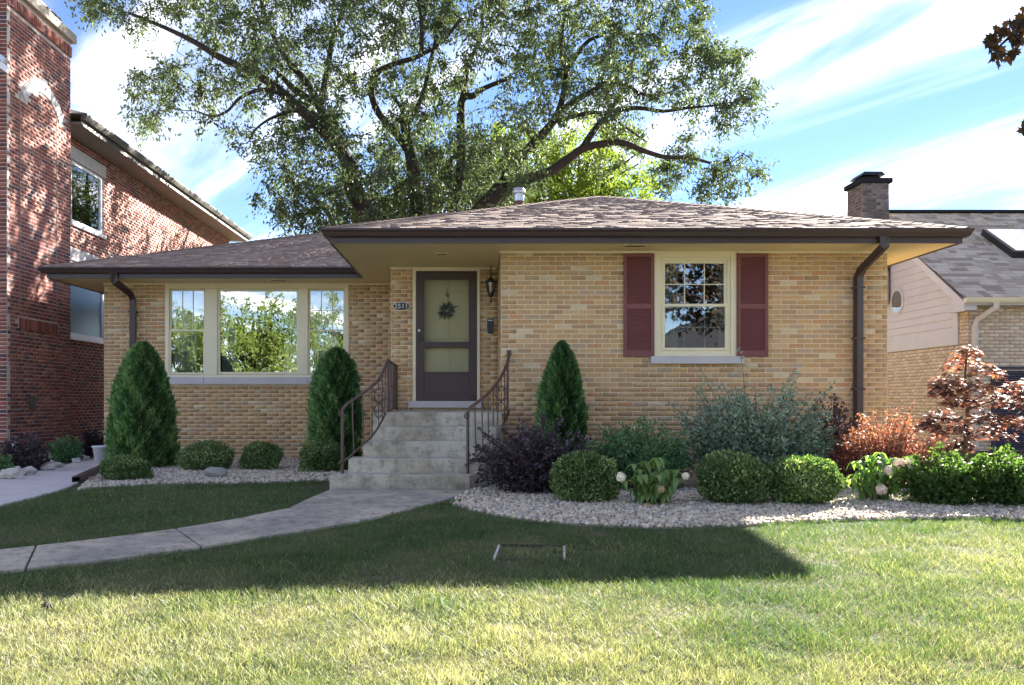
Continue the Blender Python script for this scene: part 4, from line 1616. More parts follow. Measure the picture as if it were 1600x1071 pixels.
MB().box(QX - .034, QX + .011, QY + .37, QY + .56, zsd + .221, QZ + .25).build('corner_board', M['siding'], ph)
# octagon window
oc = Vector((QX, QY + 3.05, 3.42))
og = [(oc.y + .34 * math.cos(a), oc.z + .34 * math.sin(a)) for a in [math.pi / 8 + i * math.pi / 4 for i in range(8)]]
ow = MB().prism_axis(og, QX - .045, QX + .012, 'x').build('octagon_window', M['siding'], ph)
MB().prism_axis([(oc.y + (y - oc.y) * .78, oc.z + (z - oc.z) * .78) for y, z in og], QX - .05, QX - .045, 'x').build('pane', M['glass'], ow)
# rake and cornice return
RK = QX - .28
MB().prism_axis([(QY - .32, QZ - .06), (QY + QD / 2, zr_ + .14), (QY + QD / 2, zr_ + .02), (QY + .1, QZ + .0), (QY + .1, QZ - .26), (QY - .32, QZ - .26)], RK, RK + .04, 'x').build('rake_board', M['siding'], ph)
MB().box(RK + .041, QX + .0, QY - .30, QY + .36, QZ - .24, QZ + .02).build('cornice_return', M['siding'], ph)
MB().prism_axis([(QY - .1, QZ - .0), (QY + QD / 2, zr_ + .02), (QY + QD / 2, zr_ + .06), (QY - .1, QZ + .04)], RK + .041, QX, 'x').build('rake_soffit', M['siding'], ph)
# roof with shingles
ry0 = QY - .42
rz0 = QZ + .01
rzr = QZ + .12 + qsl * QD / 2
qroof = MB().add([(RK - .03, ry0, rz0 - .03), (19, ry0, rz0 - .03), (19, QY + QD / 2, rzr - .03), (RK - .03, QY + QD / 2, rzr - .03), (19, QY + QD + .42, rz0 - .03), (RK - .03, QY + QD + .42, rz0 - .03),
                  (RK - .03, ry0, rz0 + .0), (19, ry0, rz0), (19, QY + QD / 2, rzr), (RK - .03, QY + QD / 2, rzr), (19, QY + QD + .42, rz0), (RK - .03, QY + QD + .42, rz0)],
                 [(0, 1, 2, 3), (3, 2, 4, 5), (6, 9, 8, 7), (9, 11, 10, 8), (0, 6, 7, 1), (0, 3, 9, 6), (3, 5, 11, 9), (1, 7, 8, 2), (2, 8, 10, 4), (5, 4, 10, 11)]).build('roof', M['shingle_base'], ph)
qs = shingle_face((RK - .04, ry0, rz0), (19, ry0, rz0), (RK - .04, QY + QD / 2, rzr), (19, QY + QD / 2, rzr), expo=.15, wmin=.15, wmax=.4)
lay_shingles(qroof, qs, lambda s: -(s[0][0] - Vector((10.3, 19, 3))).length, M['shingle_grey'], 200)
MB().box(RK - .04, 19, QY + QD / 2 - .16, QY + QD / 2 + .16, rzr - .03, rzr + .035).build('ridge_strip', M['roof_far'], qroof)
# gutter, fascia, downspout
MB().sweep([(RK - .02, ry0 + .06), (19, ry0 + .06)], [(0, QZ - .10), (.07, QZ - .10), (.10, QZ - .05), (.12, QZ + .0), (0, QZ + .0)]).build('gutter', M['cream_trim'], ph)
MB().box(RK + .04, 19, QY - .36, QY - .011, QZ - .14, QZ - .102).build('soffit', M['siding'], ph)
qd = plain('pale_taupe_downspout', S(206, 196, 186), .5)
MB().tube([(QX + .33, ry0 - .0, QZ - .10), (QX + .33, ry0, QZ - .20), (QX + .12, QY - .12, QZ - .42), (QX + .09, QY - .08, QZ - .55), (QX + .09, QY - .08, .05)], .085, 4, flat=.85).build('downspout', qd, ph, .008)
# window with shutter
qw = frame('window', QX + 1.351, QX + 2.899, .601, 1.719, QY - .01, QY + .08, .07, M['cream_trim'], ph)
MB().box(QX + 1.41, QX + 2.84, QY + .03, QY + .036, .66, 1.66).build('pane', M['glass_dark'], qw)
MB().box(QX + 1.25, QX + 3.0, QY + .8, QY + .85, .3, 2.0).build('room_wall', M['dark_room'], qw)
navy = plain('navy_shutter_paint', S(58, 60, 78), .6)
qsx = px_x(1548, QY)
qsh = frame('shutter', qsx, QX + 1.345, -.05, 1.74, QY - .05, QY - .009, .05, navy, ph)
for i in range(36):
    z = .02 + i * .0455
    MB().add([(qsx + .05, QY - .045, z), (QX + 1.295, QY - .045, z), (QX + 1.295, QY - .015, z + .04), (qsx + .05, QY - .015, z + .04), (qsx + .05, QY - .045, z + .01), (QX + 1.295, QY - .045, z + .01)], [(0, 1, 2, 3), (0, 4, 5, 1), (4, 3, 2, 5)]).build('louver', navy, qsh)
# security camera
sc0 = P(1540, 466, QY - .1)
cmo = empty('security_camera', sc0, 'small white security camera beside the downspout of the pale brick house', 'camera')
MB().tube([(sc0.x, QY - .005, sc0.z + .02), (sc0.x, QY - .12, sc0.z + .02)], .03, 10).build('mount', M['white'], cmo)
MB().tube([(sc0.x - .09, QY - .14, sc0.z + .03), (sc0.x + .11, QY - .22, sc0.z - .02)], .045, 12).build('body', M['white'], cmo)
MB().tube([(sc0.x + .10, QY - .216, sc0.z - .018), (sc0.x + .115, QY - .222, sc0.z - .021)], .03, 12).build('lens', M['black_metal'], cmo)
# skylight on the roof slope
def on_q(x, y):                                     # pixel -> roof plane
    lo_, hi_ = 15.0, 30.0
    for _ in range(40):
        d = (lo_ + hi_) / 2
        if EYE + (CY - y) * d / F > rz0 + (d - ry0) * (rzr - rz0) / (QY + QD / 2 - ry0):
            lo_ = d
        else:
            hi_ = d
    return d
sy0, sy1 = on_q(1600, 404), on_q(1600, 368)
sx0 = px_x(1556, (sy0 + sy1) / 2)
def zq(y):
    return rz0 + (y - ry0) * (rzr - rz0) / (QY + QD / 2 - ry0)
nrm = Vector((0, -(rzr - rz0), QY + QD / 2 - ry0)).normalized()
def quad_slab(x0, x1, ya, yb, t0, t1):
    vs = []
    for t in (t0, t1):
        for x, y in ((x0, ya), (x1, ya), (x1, yb), (x0, yb)):
            vs.append(Vector((x, y, zq(y))) + nrm * t)
    return MB().add(vs, [(0, 3, 2, 1), (4, 5, 6, 7), (0, 1, 5, 4), (1, 2, 6, 5), (2, 3, 7, 6), (3, 0, 4, 7)])
skl = quad_slab(sx0, sx0 + 1.3, sy0, sy1, .0, .16).build('skylight', M['black_metal'], ph, .01)
quad_slab(sx0 + .07, sx0 + 1.23, sy0 + .05, sy1 - .05, .161, .17).build('pane', glass('skylight_glass', .55), skl)
# chimney on the gable end
chx0, chx1 = px_x(1347, 21.9), px_x(1389, 21.9)
cxl = chx0 - .0
chn = []
chim = MB().box(chx0, chx1, 21.9, 22.75, 3.4, 6.35).build('chimney', M['mortar_dark'], ph)
cgb = pieces('grey_weathered_brick', [S(116, 108, 110), S(104, 98, 100), S(126, 118, 118), S(96, 90, 92)])
V, Fc, Rn = [], [], []
r = 0
z = 4.2
while z < 6.3:
    for (ox, oy, an, ln) in ((chx0, 21.9, 0, chx1 - chx0), (chx0, 22.75, -math.pi / 2, .85)):
        u0 = -(.11 if r % 2 else 0)
        while u0 < ln:
            a, b = max(u0, 0), min(u0 + .22, ln)
            u0 += .22
            if b - a < .04:
                continue
            um = (a + b) / 2
            ux, uy = math.cos(an), math.sin(an)
            k = len(V)
            V += brick_verts((ox + ux * um + uy * -.006, oy + uy * um + ux * -(-.006) * -1, z + .04), b - a - .012, .066, an)
            Fc += [[k + j for j in f] for f in BF]
            Rn += [random.random()] * 5
    z += .08
    r += 1
np_mesh('brickwork', V, Fc, cgb, chim, Rn)['kind'] = 'stuff'
MB().box(chx0 - .07, chx1 + .07, 21.83, 22.82, 6.35, 6.47).build('cap', M['roof_far'], chim, .01)
MB().box(chx0 + .12, chx1 - .16, 22.05, 22.6, 6.46, 6.56).build('flue', M['roof_far'], chim)
MB().add([(chx0 + .02, 21.95, 6.57), (chx1 - .06, 21.95, 6.57), (chx1 - .06, 22.7, 6.57), (chx0 + .02, 22.7, 6.57), (chx0 + .10, 22.0, 6.66), (chx1 - .12, 22.0, 6.66), (chx1 - .12, 22.65, 6.66), (chx0 + .10, 22.65, 6.66)],
         [(0, 3, 2, 1), (4, 5, 6, 7), (0, 1, 5, 4), (1, 2, 6, 5), (2, 3, 7, 6), (3, 0, 4, 7)]).build('flue_lid', M['black_metal'], chim)

# ================================================================ plants
def leaves(C, D, Nn, L_, W_, fold=.0):
    """diamond leaves: centres C, axis D, rough normals Nn, lengths, widths"""
    C, D, Nn = map(np.asarray, (C, D, Nn))
    D = D / (np.linalg.norm(D, axis=1, keepdims=True) + 1e-9)
    W = np.cross(D, Nn)
    W /= (np.linalg.norm(W, axis=1, keepdims=True) + 1e-9)
    L_ = np.broadcast_to(np.asarray(L_, float), (len(C),))[:, None]
    W_ = np.broadcast_to(np.asarray(W_, float), (len(C),))[:, None]
    V = np.stack([C - D * L_ / 2, C + W * W_ / 2 + D * L_ * .05, C + D * L_ / 2, C - W * W_ / 2 + D * L_ * .05], 1)
    n = len(C)
    Fc = (np.arange(n) * 4)[:, None] + np.arange(4)
    return V.reshape(-1, 3), Fc


def unit(n):
    v = rng.normal(size=(n, 3))
    return v / np.linalg.norm(v, axis=1, keepdims=True)


def lumps(d, k, s):
    r = np.random.default_rng(s)
    t = np.zeros(len(d))
    for i in range(k):
        c = r.normal(size=3)
        c /= np.linalg.norm(c)
        t += r.uniform(-.5, 1) * np.exp((d @ c - 1) * r.uniform(8, 30))
    return t


def ball_shrub(label, cx, by, w, h, mat, n, leaf=(.038, .021), group=None, name='boxwood_shrub', cat='shrub', seed=0, squash=1.0, depth=None, rough=.22):
    p = G(cx, by)
    d = depth or (p.y + w * p.y / F * .42)
    p = Vector(((cx - CX) * d / F, d, gz((cx - CX) * d / F, d)))
    rx = w * d / F / 2 * .92
    hh = h * d / F * .95 + .02
    rz = hh / 2
    e = empty(name, p, label, cat, group)
    dr = unit(n)
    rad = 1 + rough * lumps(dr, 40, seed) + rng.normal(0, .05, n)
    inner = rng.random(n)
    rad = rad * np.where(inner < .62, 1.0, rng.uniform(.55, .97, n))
    sq = np.sign(dr) * np.abs(dr) ** squash
    C = sq * rad[:, None] * np.array([rx, rx * .95, rz]) + np.array([p.x, p.y, p.z + rz * .98])
    C[:, 2] = np.maximum(C[:, 2], p.z + .015)
    ax = dr * .7 + unit(n) * .8 + np.array([0, 0, .5])
    V, Fc = leaves(C, ax, unit(n) + dr * .7, rng.uniform(.7, 1.25, n) * leaf[0], rng.uniform(.7, 1.2, n) * leaf[1])
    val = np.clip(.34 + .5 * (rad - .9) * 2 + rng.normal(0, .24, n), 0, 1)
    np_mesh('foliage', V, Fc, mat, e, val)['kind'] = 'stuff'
    mb = MB()
    for k in range(9):
        a = k * 2.4
        q = p + Vector((math.cos(a) * rx * .55, math.sin(a) * rx * .5, hh * random.uniform(.5, .8)))
        mb.tube([p + Vector((math.cos(a) * .02, math.sin(a) * .02, -.02)), p.lerp(q, .5) + Vector((0, 0, hh * .08)), q], [.012, .008, .003], 5)
    mb.build('stems', M['stem'], e)
    return e


def conifer(label, cx, by, ty, w, d, n, seed, lean=0.0, name='arborvitae', group='clipped arborvitae along the house', prof=None):
    X = (cx - CX) * d / F
    p = Vector((X, d, gz(X, d)))
    H = EYE + (CY - ty) * d / F - p.z
    rx = w * d / F / 2
    e = empty(name, p, label, 'shrub', group)
    n = int(n * 1.9)
    t = rng.uniform(0.0, 1.0, n)
    prof = prof or [(0, .72), (.06, .9), (.22, 1.0), (.45, .9), (.65, .72), (.82, .48), (.92, .28), (1, .05)]
    pr = np.interp(t, [a for a, _ in prof], [b for _, b in prof])
    keep = rng.random(n) < np.clip(pr + .15, 0, 1)
    t, pr = t[keep], pr[keep]
    n = len(t)
    a = rng.uniform(0, 2 * math.pi, n)
    o3 = np.stack([np.cos(a), np.sin(a), t * 4], -1)
    b = .13 * np.sin(3 * a + 9 * t + seed) * np.sin(7 * t + 2 * a) + .06 * np.sin(7 * a - 15 * t + seed) + .05 * np.sin(11 * a + 31 * t) + .05 * np.sin(17 * a - 47 * t + seed)
    rr_ = pr * rx * (1 + b) * np.where(rng.random(n) < .62, 1 + rng.normal(0, .045, n), rng.uniform(.55, .97, n))
    C = np.stack([p.x + np.cos(a) * rr_ + lean * t, p.y + np.sin(a) * rr_, p.z + .03 + t * H * .985], -1)
    out = np.stack([np.cos(a), np.sin(a), np.zeros(n)], -1)
    ax = out * .55 + np.array([0, 0, .8]) + unit(n) * .5
    tang = np.stack([-np.sin(a), np.cos(a), np.zeros(n)], -1)
    V, Fc = leaves(C, ax, tang * .8 + unit(n) * .6 + out * .4, rng.uniform(.06, .11, n), rng.uniform(.016, .030, n))
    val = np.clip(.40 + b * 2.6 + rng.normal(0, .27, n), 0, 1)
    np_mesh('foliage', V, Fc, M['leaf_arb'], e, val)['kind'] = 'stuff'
    MB().tube([p + Vector((0, 0, -.03)), p + Vector((lean * .5, 0, H * .5)), p + Vector((lean, 0, H * .93))], [.05, .035, .006], 8).build('trunk', M['stem'], e)
    return e


def spray_shrub(name, label, cx, by, w, h, mat, stems, per, leaf, depth=None, group=None, upright=.6, seed=1, wild=.0, cat='shrub', bushy=.10, low=.12, droop=.0):
    r = random.Random(seed)
    p = G(cx, by)
    d = depth or p.y
    X = (cx - CX) * d / F
    p = Vector((X, d, gz(X, d)))
    rx, H = w * d / F / 2 * 1.18, h * d / F * 1.12
    e = empty(name, p, label, cat, group)
    mb = MB()
    C, A = [], []
    for k in range(stems):
        a = r.uniform(0, 2 * math.pi)
        s_ = math.sqrt(r.random())
        top = (r.uniform(.62, 1.0) if r.random() < .6 else r.uniform(.22, .7)) * math.sqrt(max(.05, 1 - (s_ * .88) ** 2 * (1 - .3 * upright)))
        if wild and r.random() < wild:
            top *= r.uniform(1.08, 1.32)
        b0 = p + Vector((math.cos(a) * s_ * rx * .22, math.sin(a) * s_ * rx * .2, -.02))
        b2 = p + Vector((math.cos(a) * s_ * rx * .92, math.sin(a) * s_ * rx * .75, H * top))
        b1 = b0.lerp(b2, .5) + Vector((-math.cos(a) * s_ * rx * .14, -math.sin(a) * s_ * rx * .12, H * .10 - droop * 0))
        pts = []
        for i in range(9):
            t = i / 8
            q = b0 * (1 - t) ** 2 + b1 * 2 * t * (1 - t) + b2 * t * t
            q.z -= droop * H * s_ * t ** 3
            pts.append(q)
        mb.tube(pts, [.007 - .005 * i / 8 for i in range(9)], 4, caps=False)
        for i in range(per):
            t = low + (1 - low) * r.random() ** .9
            k8 = min(int(t * 8), 7)
            q = pts[k8].lerp(pts[k8 + 1], t * 8 - k8)
            sp_ = bushy * (1.15 - t)
            C.append((q.x + r.gauss(0, sp_), q.y + r.gauss(0, sp_), max(q.z + r.gauss(0, sp_ * .7), p.z + .03)))
            dv = (pts[k8 + 1] - pts[k8]).normalized()
            A.append((dv.x * .5 + r.gauss(0, .6), dv.y * .5 + r.gauss(0, .6), dv.z * .4 + r.gauss(0, .5)))
    n = len(C)
    C = np.array(C)
    V, Fc = leaves(C, np.array(A), unit(n) + np.array([0, -.2, .7]), rng.uniform(.7, 1.3, n) * leaf[0], rng.uniform(.7, 1.3, n) * leaf[1])
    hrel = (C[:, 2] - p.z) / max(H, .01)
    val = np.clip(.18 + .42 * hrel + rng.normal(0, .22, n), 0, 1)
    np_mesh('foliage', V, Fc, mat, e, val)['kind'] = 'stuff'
    mb.build('stems', M['stem'], e)
    return e


gl_ = 'clipped arborvitae along the house'
conifer('broad arborvitae in front of the downspout beside the picture window', 224, 735, 535, 94, 13.9, 13000, 1, prof=[(0, .82), (.05, .95), (.2, 1.0), (.4, .93), (.6, .82), (.78, .64), (.9, .42), (.97, .2), (1, .05)])
conifer('arborvitae between the picture window and the stair railing', 526, 700, 545, 73, 13.6, 10000, 2, prof=[(0, .85), (.05, .95), (.3, 1.0), (.6, .97), (.78, .84), (.9, .6), (.97, .35), (1, .1)])
conifer('slender pointed arborvitae rising behind the dark purple shrub', 878, 750, 535, 71, 11.85, 10500, 3, prof=[(0, .9), (.2, 1.0), (.45, .97), (.62, .86), (.78, .66), (.9, .42), (.97, .22), (1, .05)])

gb = 'rounded boxwood shrubs in the gravel'
ball_shrub('low spreading boxwood at the foot of the broad arborvitae', 196, 755, 76, 37, M['leaf_box'], 6000, group=gb, seed=1)
ball_shrub('boxwood behind the smooth grey stone', 325, 739, 80, 43, M['leaf_box'], 6000, group=gb, seed=2)
ball_shrub('boxwood under the picture window with bare gravel on both sides', 409, 738, 66, 44, M['leaf_box'], 6000, group=gb, seed=3)
ball_shrub('squarish boxwood tucked against the stair railing', 503, 741, 66, 43, M['leaf_box'], 6000, group=gb, seed=4, squash=.75)
ball_shrub('rounded boxwood between the dark purple shrub and the cream flowered hydrangea', 915, 791, 98, 80, M['leaf_box'], 9500, group=gb, seed=5)
ball_shrub('rounded boxwood right beside the cream flowered hydrangea under the bedroom window', 1145, 795, 112, 76, M['leaf_box'], 9500, group=gb, seed=6)
ball_shrub('rounded boxwood right beside the pink flowered hydrangea', 1257, 796, 114, 76, M['leaf_box'], 9500, group=gb, seed=7)

spray_shrub('ninebark_shrub', 'sprawling dark purple shrub covering the foot of the stair railing', 838, 768, 205, 118, M['leaf_purple'], 150, 75, (.05, .026), depth=10.15, seed=3, upright=.3, wild=.08, bushy=.10, droop=.10, low=.05)
spray_shrub('viburnum_shrub', 'dense bluish green shrub behind the cream flowered hydrangea', 998, 742, 160, 104, M['leaf_green'], 190, 85, (.046, .028), depth=10.6, seed=4, upright=.6, wild=.06, bushy=.15)
spray_shrub('willow_shrub', 'tall airy silver green shrub under the bedroom window', 1180, 745, 250, 150, M['leaf_grey'], 230, 95, (.050, .029), depth=11.0, seed=5, upright=.75, wild=.22, bushy=.17)
spray_shrub('ninebark_shrub', 'upright dark purple shrub beside the brown downspout', 1300, 735, 75, 125, M['leaf_purple'], 60, 70, (.05, .026), depth=11.7, seed=6, upright=.9, wild=.2, bushy=.08)
spray_shrub('barberry_shrub', 'rounded orange red shrub at the house corner', 1382, 745, 165, 112, M['leaf_barberry'], 190, 95, (.036, .022), depth=10.7, seed=7, upright=.6, wild=.08, bushy=.14)
gg = 'leafy green shrubs below the bronze red maple'
spray_shrub('dogwood_shrub', 'leafy green shrub below the trunk of the bronze red maple', 1475, 792, 140, 88, M['leaf_lime'], 130, 85, (.045, .027), depth=9.1, seed=8, group=gg, upright=.6, bushy=.09, low=.0)
spray_shrub('dogwood_shrub', 'leafy green shrub at the lawn end of the gravel bed, away from the house', 1585, 796, 150, 88, M['leaf_lime'], 130, 85, (.045, .027), depth=9.0, seed=9, group=gg, upright=.6, bushy=.09, low=.0)
spray_shrub('weed', 'small pale weed sprouting from the gravel before the leafy green shrub', 1456, 792, 22, 16, M['leaf_lime'], 9, 9, (.03, .018), seed=19, bushy=.02, cat='weed')
spray_shrub('weed', 'small green weed at the corner of walk and gravel', 712, 788, 26, 10, M['leaf_green'], 14, 9, (.035, .02), seed=20, bushy=.02, cat='weed')
# plants by the red house
gn = 'foundation plants of the red brick house'
spray_shrub('foundation_shrub', 'dark shrub under the crawl vent of the red brick house', 38, 738, 75, 58, M['leaf_purple'], 60, 60, (.05, .03), seed=10, group=gn, bushy=.08)
spray_shrub('foundation_shrub', 'dull green shrub beside white rocks at the red brick house', 102, 722, 55, 40, M['leaf_green'], 60, 60, (.05, .028), seed=11, group=gn, bushy=.08)
spray_shrub('foundation_shrub', 'dark shrub by the white pot at the red brick house', 146, 712, 40, 46, M['leaf_purple'], 50, 50, (.05, .03), seed=12, group=gn, bushy=.08)
spray_shrub('foundation_shrub', 'green tuft by the utility box of the red brick house', -2, 748, 40, 40, M['leaf_green'], 40, 50, (.05, .025), seed=13, group=gn, bushy=.07)


# hydrangeas: large drooping leaves, each its own piece
def hyd_leaf():
    mb = MB()
    n = 6
    vs, fs = [], []
    for i in range(n + 1):
        t = i / n
        w = .5 * math.sin(math.pi * t ** .8) ** .9 * (1 - .25 * t) + .01
        zc_ = .18 * t - .75 * t * t
        for s_ in (-1, 0, 1):
            vs.append((t, s_ * w * .55, zc_ + (.10 * w if s_ else -.03)))
    for i in range(n):
        for k in range(2):
            a = i * 3 + k
            fs.append((a, a + 1, a + 4, a + 3))
    me = bpy.data.meshes.new('leaf')
    me.from_pydata(vs, [], fs)
    me.update()
    for p_ in me.polygons:
        p_.use_smooth = True
    at = me.attributes.new('rnd', 'FLOAT', 'FACE')
    at.data.foreach_set('value', [.5] * len(me.polygons))
    return me


def hyd_mat(name, cols):
    m, t, b = new_mat(name)
    oi = nd(t, 'ShaderNodeObjectInfo')
    rp = nd(t, 'ShaderNodeValToRGB', {'Fac': oi.outputs['Random']})
    rp.color_ramp.elements[0].color = cols[0]
    rp.color_ramp.elements[1].color = cols[1]
    t.links.new(rp.outputs[0], b.inputs['Base Color'])
    b.inputs['Roughness'].default_value = .45
    tr = nd(t, 'ShaderNodeBsdfTranslucent')
    mg = nd(t, 'ShaderNodeMix', {'Factor': 1.0, 'A': rp.outputs[0], 'B': (1.5, 1.6, .7, 1)}, data_type='RGBA', blend_type='MULTIPLY')
    t.links.new(mg.outputs['Result'], tr.inputs['Color'])
    mx = nd(t, 'ShaderNodeMixShader', {0: .35, 1: b.outputs[0], 2: tr.outputs[0]})
    t.links.new(mx.outputs[0], t.nodes['Material Output'].inputs[0])
    return m


HL = hyd_leaf()
HL.materials.append(hyd_mat('hydrangea_leaf', [(.08, .16, .045, 1), (.20, .32, .10, 1)]))


def flower_mesh(r, seed):
    rr_ = random.Random(seed)
    mb = MB()
    for i in range(85):
        z = 1 - 2 * (i + .5) / 85
        a = i * 2.39996
        s_ = math.sqrt(1 - z * z)
        d = Vector((s_ * math.cos(a), s_ * math.sin(a), z))
        c = d * r * rr_.uniform(.76, 1.08)
        u_ = d.orthogonal().normalized()
        w_ = d.cross(u_)
        q = r * rr_.uniform(.22, .34)
        vs = [c]
        for k in range(8):
            an = k * math.pi / 4 + i
            rad = q if k % 2 == 0 else q * .5
            vs.append(c + (u_ * math.cos(an) + w_ * math.sin(an)) * rad + d * (.10 * r if k % 2 == 0 else .0) * rr_.uniform(-.5, 1))
        mb.add(vs, [(0, k + 1, (k + 1) % 8 + 1) for k in range(8)])
    return mb


def hydrangea(label, cx, by, w, h, blooms, seed, n_stem=16):
    r = random.Random(seed)
    p = G(cx, by)
    p.y += .28
    p.x = (cx - CX) * p.y / F
    p.z = gz(p.x, p.y)
    d = p.y
    rx, H = w * d / F / 2, h * d / F
    e = empty('hydrangea_shrub', p, label, 'shrub', 'hydrangeas in the gravel')
    for k in range(n_stem):
        a = k * 2.4 + r.uniform(-.3, .3)
        s_ = math.sqrt((k + .5) / n_stem)
        tip = p + Vector((math.cos(a) * s_ * rx * .78, math.sin(a) * s_ * rx * .7, H * r.uniform(.72, 1.0) * (1 - .42 * s_ ** 2)))
        MB().tube([p + Vector((math.cos(a) * .04, math.sin(a) * .04, -.02)), p.lerp(tip, .5) + Vector((0, 0, .03)), tip], [.007, .006, .004], 5).build('stem', M['stem'], e)
        for j in range(3):
            f = 1 - j * .27
            q = p.lerp(tip, f)
            for i in range(4 if j == 0 else 3):
                o = bpy.data.objects.new('leaf', HL)
                L_ = r.uniform(.11, .15) * (1 if j else .9)
                o.scale = (L_, L_ * r.uniform(.75, 1.0), L_)
                o.rotation_euler = (r.uniform(-.3, .3), r.uniform(.15, .75) + (.25 if j else -.15), i * 2 * math.pi / (4 if j == 0 else 3) + r.uniform(-.4, .4) + j)
                o.location = q
                COL.objects.link(o)
                adopt(o, e)
    for (x, y, rp_, m_) in blooms:
        c = P(x, y, d - rx * .55)
        o = flower_mesh(rp_ * c.y / F, int(x)).build('flower_head', M[m_], e)
        o.data.transform(Matrix.Translation(c))
        MB().tube([p + Vector((0, -.05, 0)), p.lerp(c, .6) + Vector((0, 0, .05)), c], [.006, .005, .004], 5).build('flower_stem', M['stem'], e)
    return e


hydrangea('wilting hydrangea with two cream flower heads in the gravel', 1020, 798, 108, 84, [(970, 746, 8, 'petal_cream'), (1071, 744, 6, 'petal_cream'), (1012, 793, 7, 'petal_tan'), (1033, 765, 6, 'petal_tan')], 5, 19)
hydrangea('hydrangea with pale pink flower heads beside the leafy green shrubs', 1368, 790, 116, 82, [(1405, 724, 8, 'petal'), (1388, 735, 7.5, 'petal'), (1419, 735, 8, 'petal'), (1377, 765, 9, 'petal'), (1421, 722, 7, 'petal_cream')], 6, 19)


# bronze red Japanese maple: stems, tiers of palmate leaves
def palmate(C, Nn, size, lobes=5):
    """each leaf is a fan of narrow lobes"""
    n = len(C)
    Nn = Nn / np.linalg.norm(Nn, axis=1, keepdims=True)
    u_ = np.cross(Nn, unit(n))
    u_ /= np.linalg.norm(u_, axis=1, keepdims=True)
    w_ = np.cross(Nn, u_)
    Vs, Fs, off = [], [], 0
    for k in range(lobes):
        an = (k - (lobes - 1) / 2) * .62
        D = u_ * math.cos(an) + w_ * math.sin(an)
        L_ = size * (1 - .12 * abs(k - (lobes - 1) / 2))
        V, Fc = leaves(C + D * (L_ / 2)[:, None] - Nn * (.25 * L_)[:, None] * .3, D - Nn * .25, Nn, L_, L_ * .34)
        Vs.append(V)
        Fs.append(Fc + off)
        off += len(V)
    return np.concatenate(Vs), np.concatenate(Fs)


def jmaple():
    r = random.Random(11)
    d = 11.4
    X = (1508 - CX) * d / F
    p = Vector((X, d, 0))
    e = empty('japanese_maple', p, 'slender young maple with bronze red leaves beside the house corner', 'tree')
    top = P(1512, 545, d)
    trunk = [p - Vector((0, 0, .05)), P(1509, 690, d), P(1512, 630, d + .05), P(1508, 590, d), top]
    MB().tube(smooth_path(trunk), [.035 - .028 * i / 16 for i in range(17)], 7).build('trunk', M['stem'], e)
    tiers = [(1512, 545, 45, .08), (1505, 562, 60, .10), (1540, 575, 58, .10), (1480, 590, 50, .09), (1525, 600, 60, .10), (1470, 606, 42, .09), (1500, 622, 60, .1), (1560, 620, 66, .10),
             (1470, 645, 62, .10), (1590, 600, 56, .10), (1600, 622, 60, .1), (1530, 648, 70, .10), (1575, 655, 60, .10), (1490, 668, 62, .10), (1450, 660, 40, .08), (1545, 672, 66, .09), (1610, 650, 50, .1), (1500, 690, 40, .08)]
    C, Nn = [], []
    mb = MB()
    for (x, y, w, th) in tiers:
        dd = d + r.uniform(-.55, .55)
        c = P(x, y, dd)
        rw = w * dd / F / 2 * r.uniform(.8, 1.15)
        src = min(smooth_path(trunk), key=lambda q: abs(q.z - (c.z - .12)))
        mb.tube([src, src.lerp(c, .5) + Vector((0, 0, .05)), c], [.010, .007, .003], 5)
        for i in range(125):
            a = r.uniform(0, 2 * math.pi)
            s_ = math.sqrt(r.random())
            C.append((c.x + math.cos(a) * s_ * rw, c.y + math.sin(a) * s_ * rw, c.z + r.gauss(0, th * .33) - .10 * s_ * s_))
            Nn.append((math.cos(a) * s_ * .5 + r.gauss(0, .3), math.sin(a) * s_ * .5 + r.gauss(0, .3), 1))
    C = np.array(C)
    n = len(C)
    V, Fc = palmate(C, np.array(Nn), rng.uniform(.045, .08, n))
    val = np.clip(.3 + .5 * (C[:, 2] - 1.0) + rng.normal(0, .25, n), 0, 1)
    np_mesh('foliage', V, Fc, M['leaf_jmaple'], e, np.tile(val, 5))['kind'] = 'stuff'
    mb.build('branches', M['stem'], e)


jmaple()

# smooth stone, rocks, pot, cover
def rock(name, label, px, py, w, h, mat, seed, cat='rock', group=None):
    r = np.random.default_rng(seed)
    bm = bmesh.new()
    bmesh.ops.create_icosphere(bm, subdivisions=3, radius=1)
    p = G(px, py)
    s_ = p.y / F
    for v in bm.verts:
        n = mnoise.noise(Vector(v.co) * 1.3 + Vector((seed * 7.1, 0, 0))) * (.22 if cat == 'stone' else .5) + (0 if cat == 'stone' else .25 * mnoise.noise(Vector(v.co) * 3.1 + Vector((seed * 3.1, 0, 0))))
        v.co = v.co * (1 + n)
        v.co.x *= w * s_ / 2
        v.co.y *= w * s_ / 2 * .7
        v.co.z *= h * s_ * .56
    me = bpy.data.meshes.new(name)
    bm.to_mesh(me)
    bm.free()
    for q in me.polygons:
        q.use_smooth = cat == 'stone'
    o = link_mesh(name, me, mat)
    o.location = (p.x, p.y + w * s_ * .3, gz(p.x, p.y) + h * s_ * .46 + .02)
    tag(o, label, cat, group)


